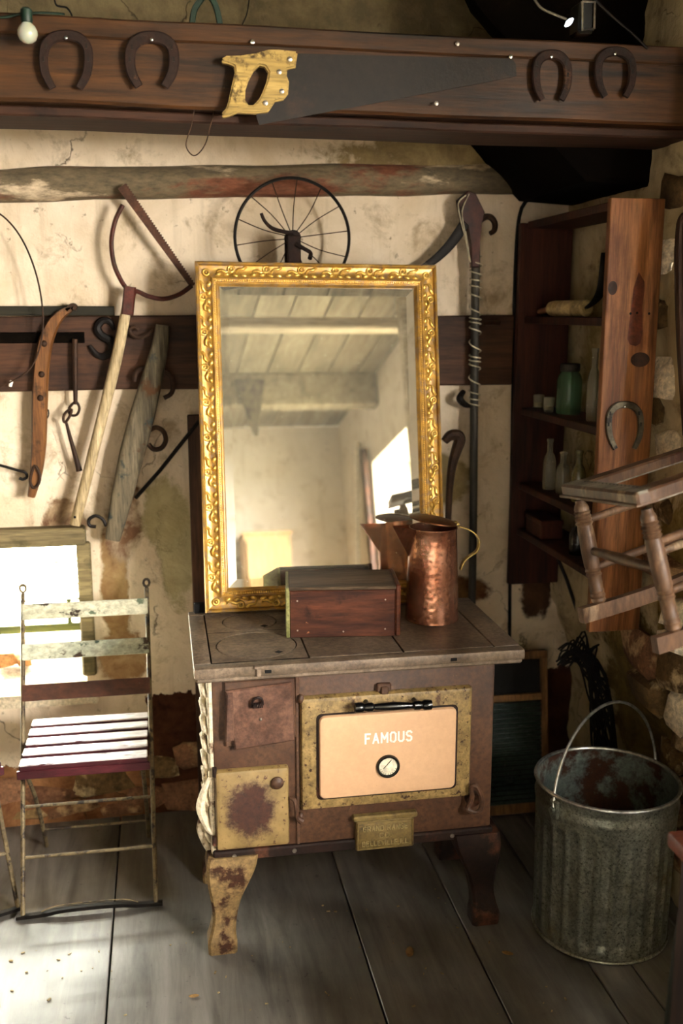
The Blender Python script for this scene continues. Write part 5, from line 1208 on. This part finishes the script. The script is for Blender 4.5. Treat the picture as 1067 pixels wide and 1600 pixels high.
fr_dir = (rB - rA).normalized()
b = BM(); obox(b, rA, rB, dA, .050, .030, .005, .022); top_grey(b); obj('front_rail', b, [M_RK, M_RKG], rk)
b = BM(); obox(b, rA - Vector((0, 0, .011)), rB - Vector((0, 0, .011)), dA, .056, .007, .002, .024); obj('rail_moulding', b, M_RK, rk)
b = BM(); obox(b, rA, rA2, fr_dir, .040, .026, .004, .0); top_grey(b); obj('side_rail', b, [M_RK, M_RKG], rk)
b = BM(); obox(b, rB, rB2, fr_dir, .046, .030, .004, .0); top_grey(b); obj('side_rail', b, [M_RK, M_RKG], rk)
b = BM(); obox(b, rA2, rB2, dA, .04, .026, .004, .01); obj('back_rail', b, M_RKG, rk)
b = BM()
upn = fr_dir.cross(dA).normalized(); upn = upn if upn.z > 0 else -upn
for k in range(15):
    c = rA.lerp(rB, .1 + .8 * k / 14) + dA * .012 + upn * .0146; lathe(b, [(.0022, 0), (.0022, .001)], 6, axis_matrix(c, upn))
stuff(obj('cane_holes', b, M_SOOT, rk))
lA0, lA1 = PD(906, 782, 2.185), PD(936, 942, 2.20); lB0, lB1 = PD(1010, 795, 1.965), PD(1053, 986, 1.985)
tp = [(.011, 0), (.012, .03), (.015, .05), (.0165, .08), (.0155, .10), (.0185, .115), (.0155, .13), (.0190, .15), (.0155, .165), (.0195, .185), (.0160, .20), (.0195, .22), (.0160, .24), (.0170, .26), (.0180, .34), (.0182, .5), (.0172, .63), (.0150, .66), (.0180, .68), (.0150, .70), (.0180, .72), (.0150, .745), (.0155, .80), (.0150, .86), (.0165, .88), (.0150, .90), (.0175, .925), (.0150, .95), (.0165, .975), (.0110, 1)]
for a, c in ((lA0, lA1), (lB0, lB1)):
    b = BM(); between(b, a, c, tp, 18); obj('leg', b, M_RK, rk)
off = dA * (LEN * .9)
for a, c in ((lA0 + off, lA1 + off), (lB0 + off, lB1 + off)):
    b = BM(); between(b, a, c, tp, 14); obj('leg', b, M_RK, rk)
at_ = lambda a, c, t: a.lerp(c, t)
b = BM(); between(b, at_(lA0, lA1, .48), at_(lB0, lB1, .50), [(.006, 0), (.009, .08), (.0125, .5), (.009, .92), (.006, 1)], 12); obj('stretcher', b, M_RK, rk)
for a, c, tt in ((lA0, lA1, (.20, .66)), (lB0, lB1, (.28, .36, .68))):
    for t in tt:
        s = at_(a, c, t); b = BM(); between(b, s, s + off, [(.006, 0), (.0085, .1), (.0095, .5), (.0085, .9), (.006, 1)], 12); obj('stretcher', b, M_RK, rk)
for c in (lA1, lB1):
    b = BM(); pts = []; 
    for k in range(9):
        t = lerp(-.055, LEN * 1.25, k / 8); pts.append(c - upn * (.012) + dA * t - upn * (.014 * math.sin(PI * k / 8)))
    sweep(b, pts, [(.012, .017), (.012, -.017), (-.012, -.017), (-.012, .017)]) if False else None
    rs = []
    for p in pts:
        rs.append([p + fr_dir * .010 + upn * .017, p - fr_dir * .010 + upn * .017, p - fr_dir * .010 - upn * .017, p + fr_dir * .010 - upn * .017])
    loft(b, rs); obj('rocker', b, M_RK, rk)

# ------------------------------------------------------------------ right edge and foreground
b = BM(); tube(b, [Vector((1.27, PX(q[0], q[1], 1.27).y, PX(q[0], q[1], 1.27).z)) for q in ((1068, 335), (1063, 350), (1061, 400), (1062, 470), (1064, 540), (1067, 600), (1072, 680))], [.006, .010, .012, .012, .011, .010, .009], 10, False, 4); tag(obj('tool_handle', b, M_PLANK), 'long dark curved tool handle hanging at the right edge', 'handle')
p = PY(1041, 1297, 1.55)
wk = thing('shade_bench', (1.0, .68, 0), 'low brown wooden bench at the right edge, its unseen part added to shade the floor', 'bench')  # only one corner is seen, the rest is added to block window light
M_WK = wood('reddish_bench_wood', '#5a2c1c', '#8a4e36', 'x', 10, .5)
for k in range(4):
    b = BM(); y0 = lerp(.31, 1.55, k / 4); bx(b, p.x, 1.29, y0 + .002, y0 + .308, p.z - .03, p.z, .006, 2); obj('top_board', b, M_WK, wk)
for x_ in (p.x + .05, 1.24):
    for y_ in (.37, 1.50):
        b = BM(); bx(b, x_ - .03, x_ + .03, y_ - .03, y_ + .03, 0, p.z - .03, .006); obj('leg', b, M_PLANK, wk)
b = BM(); bx(b, p.x + .05, 1.24, 1.49, 1.512, p.z - .12, p.z - .031, .003); obj('apron', b, M_PLANK, wk)
b = BM(); bx(b, p.x + .04, p.x + .062, .40, 1.47, p.z - .12, p.z - .031, .003); obj('apron', b, M_PLANK, wk)
b = BM(); q0, q1 = PY(1078, 1395, 1.15), PY(1052, 1640, 1.05)
b = BM(); tube(b, [PY(1086, 1345, 1.62), PY(1080, 1420, 1.62), PY(1070, 1530, 1.61), Vector((PY(1060, 1640, 1.60).x, 1.60, 0))], [.020, .024, .030, .036], 12, False, 4); tag(obj('green_post', b, mat('dark_green_paint', '#12180c', '#263016', 8, .6)), 'dark green leaning post in the near right corner', 'post')
# litter on the floor
random.seed(3); b = BM()
for k in range(150):
    x_, y_ = random.uniform(-.7, .93), random.uniform(1.55, 2.56); s = random.uniform(.0012, .0045); a = random.uniform(0, PI)
    box(b, (x_, y_, s * .35), (s * random.uniform(1, 3), s, s * .6), a)
tag(obj('floor_litter', b, mat('straw_and_chips', '#6a5636', '#b8a47c', 40, .9)), 'scattered straw, chips and crumbs on the floor boards', 'litter', kind='stuff')
for k, (q, s, l) in enumerate((((303, 1557), .013, 'small dry leaf on the floor in front of the folding chair'), ((640, 1488), .022, 'pale wood chip on the floor in front of the range'), ((793, 1490), .016, 'small dry leaf on the floor left of the bin'))):
    p = PZ(q[0], q[1], .0015); b = BM(); ball(b, p + Vector((0, 0, .002)), s, (1, .5, .12), 2, Matrix.Rotation(k * 1.3, 3, 'Z')); tag(obj('dry_leaf', b, mat('dry_leaf', '#6a4a26', '#a8844e', 20, .8)), l, 'leaf', 'bits on the floor')
# stones on the window sill
for k, (q, s) in enumerate((((12, 1052), .045), ((40, 1062), .026))):
    p = PY(q[0], q[1], 3.30); b = stone_mesh(70 + k, s * 1.8, s * 1.4, s); 
    zmin = min(v.co.z for v in b.verts)
    for v in b.verts: v.co += Vector((p.x, 3.30, .493 - zmin))
    tag(obj('stone', b, mat('orange_brown_stone', '#a8683a', '#d09a68', 14, .8), None, 60), ('larger orange-brown stone on the window sill', 'smaller pale stone on the window sill behind the chair back')[k], 'stone', 'stones on the window sill')

# ------------------------------------------------------------------ what the mirror shows of the room behind
cb = thing('pine_cupboard', (.93, -2.08, 0), 'tall plain pine cupboard reflected low in the left of the mirror', 'cupboard')
M_PINE = wood('pale_pine', '#b08a5c', '#cba878', 'z', 8, .6)
b = BM(); bx(b, .74, 1.10, -2.27, -1.93, 0, 1.80, .005); obj('carcass', b, M_PINE, cb)
b = BM(); bx(b, .72, 1.12, -2.28, -1.91, 1.80, 1.825, .004); obj('cornice', b, M_PINE, cb)
b = BM(); bx(b, .76, 1.08, -1.93, -1.912, .06, 1.76, .003); dd = obj('door', b, M_PINE, cb)
b = BM(); ball(b, (.79, -1.90, 1.0), .014); obj('knob', b, M_BRS, dd)
b = BM(); prism(b, [(1.40, -1.66, .0), (1.40, -1.50, .0), (1.57, -1.50, 2.40), (1.57, -1.66, 2.40)], (.03, 0, 0), .003); tag(obj('leaning_board', b, mat('white_board', '#d8d2c4', '#eee9dc', 6, .6)), 'long white board leaning against the wall, seen in the mirror', 'board')
b = BM(); bx(b, 1.565, 1.605, -1.34, -1.28, 0, 2.3, .004); tag(obj('red_brown_batten', b, M_BEAM2), 'upright red-brown batten beside the bright window in the mirror', 'batten')
b = BM(); prism(b, [(.62, -.90, 2.70), (.83, -.90, 2.70), (.76, -.90, 2.30), (.735, -.90, 2.30)], (0, .008, 0), .002); tag(obj('pit_saw', b, M_GREYIRON), 'broad saw blade hanging point down, seen in the mirror', 'saw blade')
b = BM(); bx(b, 1.36, 1.46, .58, .68, 0, 2.74, .01); tag(obj('timber_post', b, M_WHITEWOOD), 'pale upright timber post at the right of the mirror image', 'post')
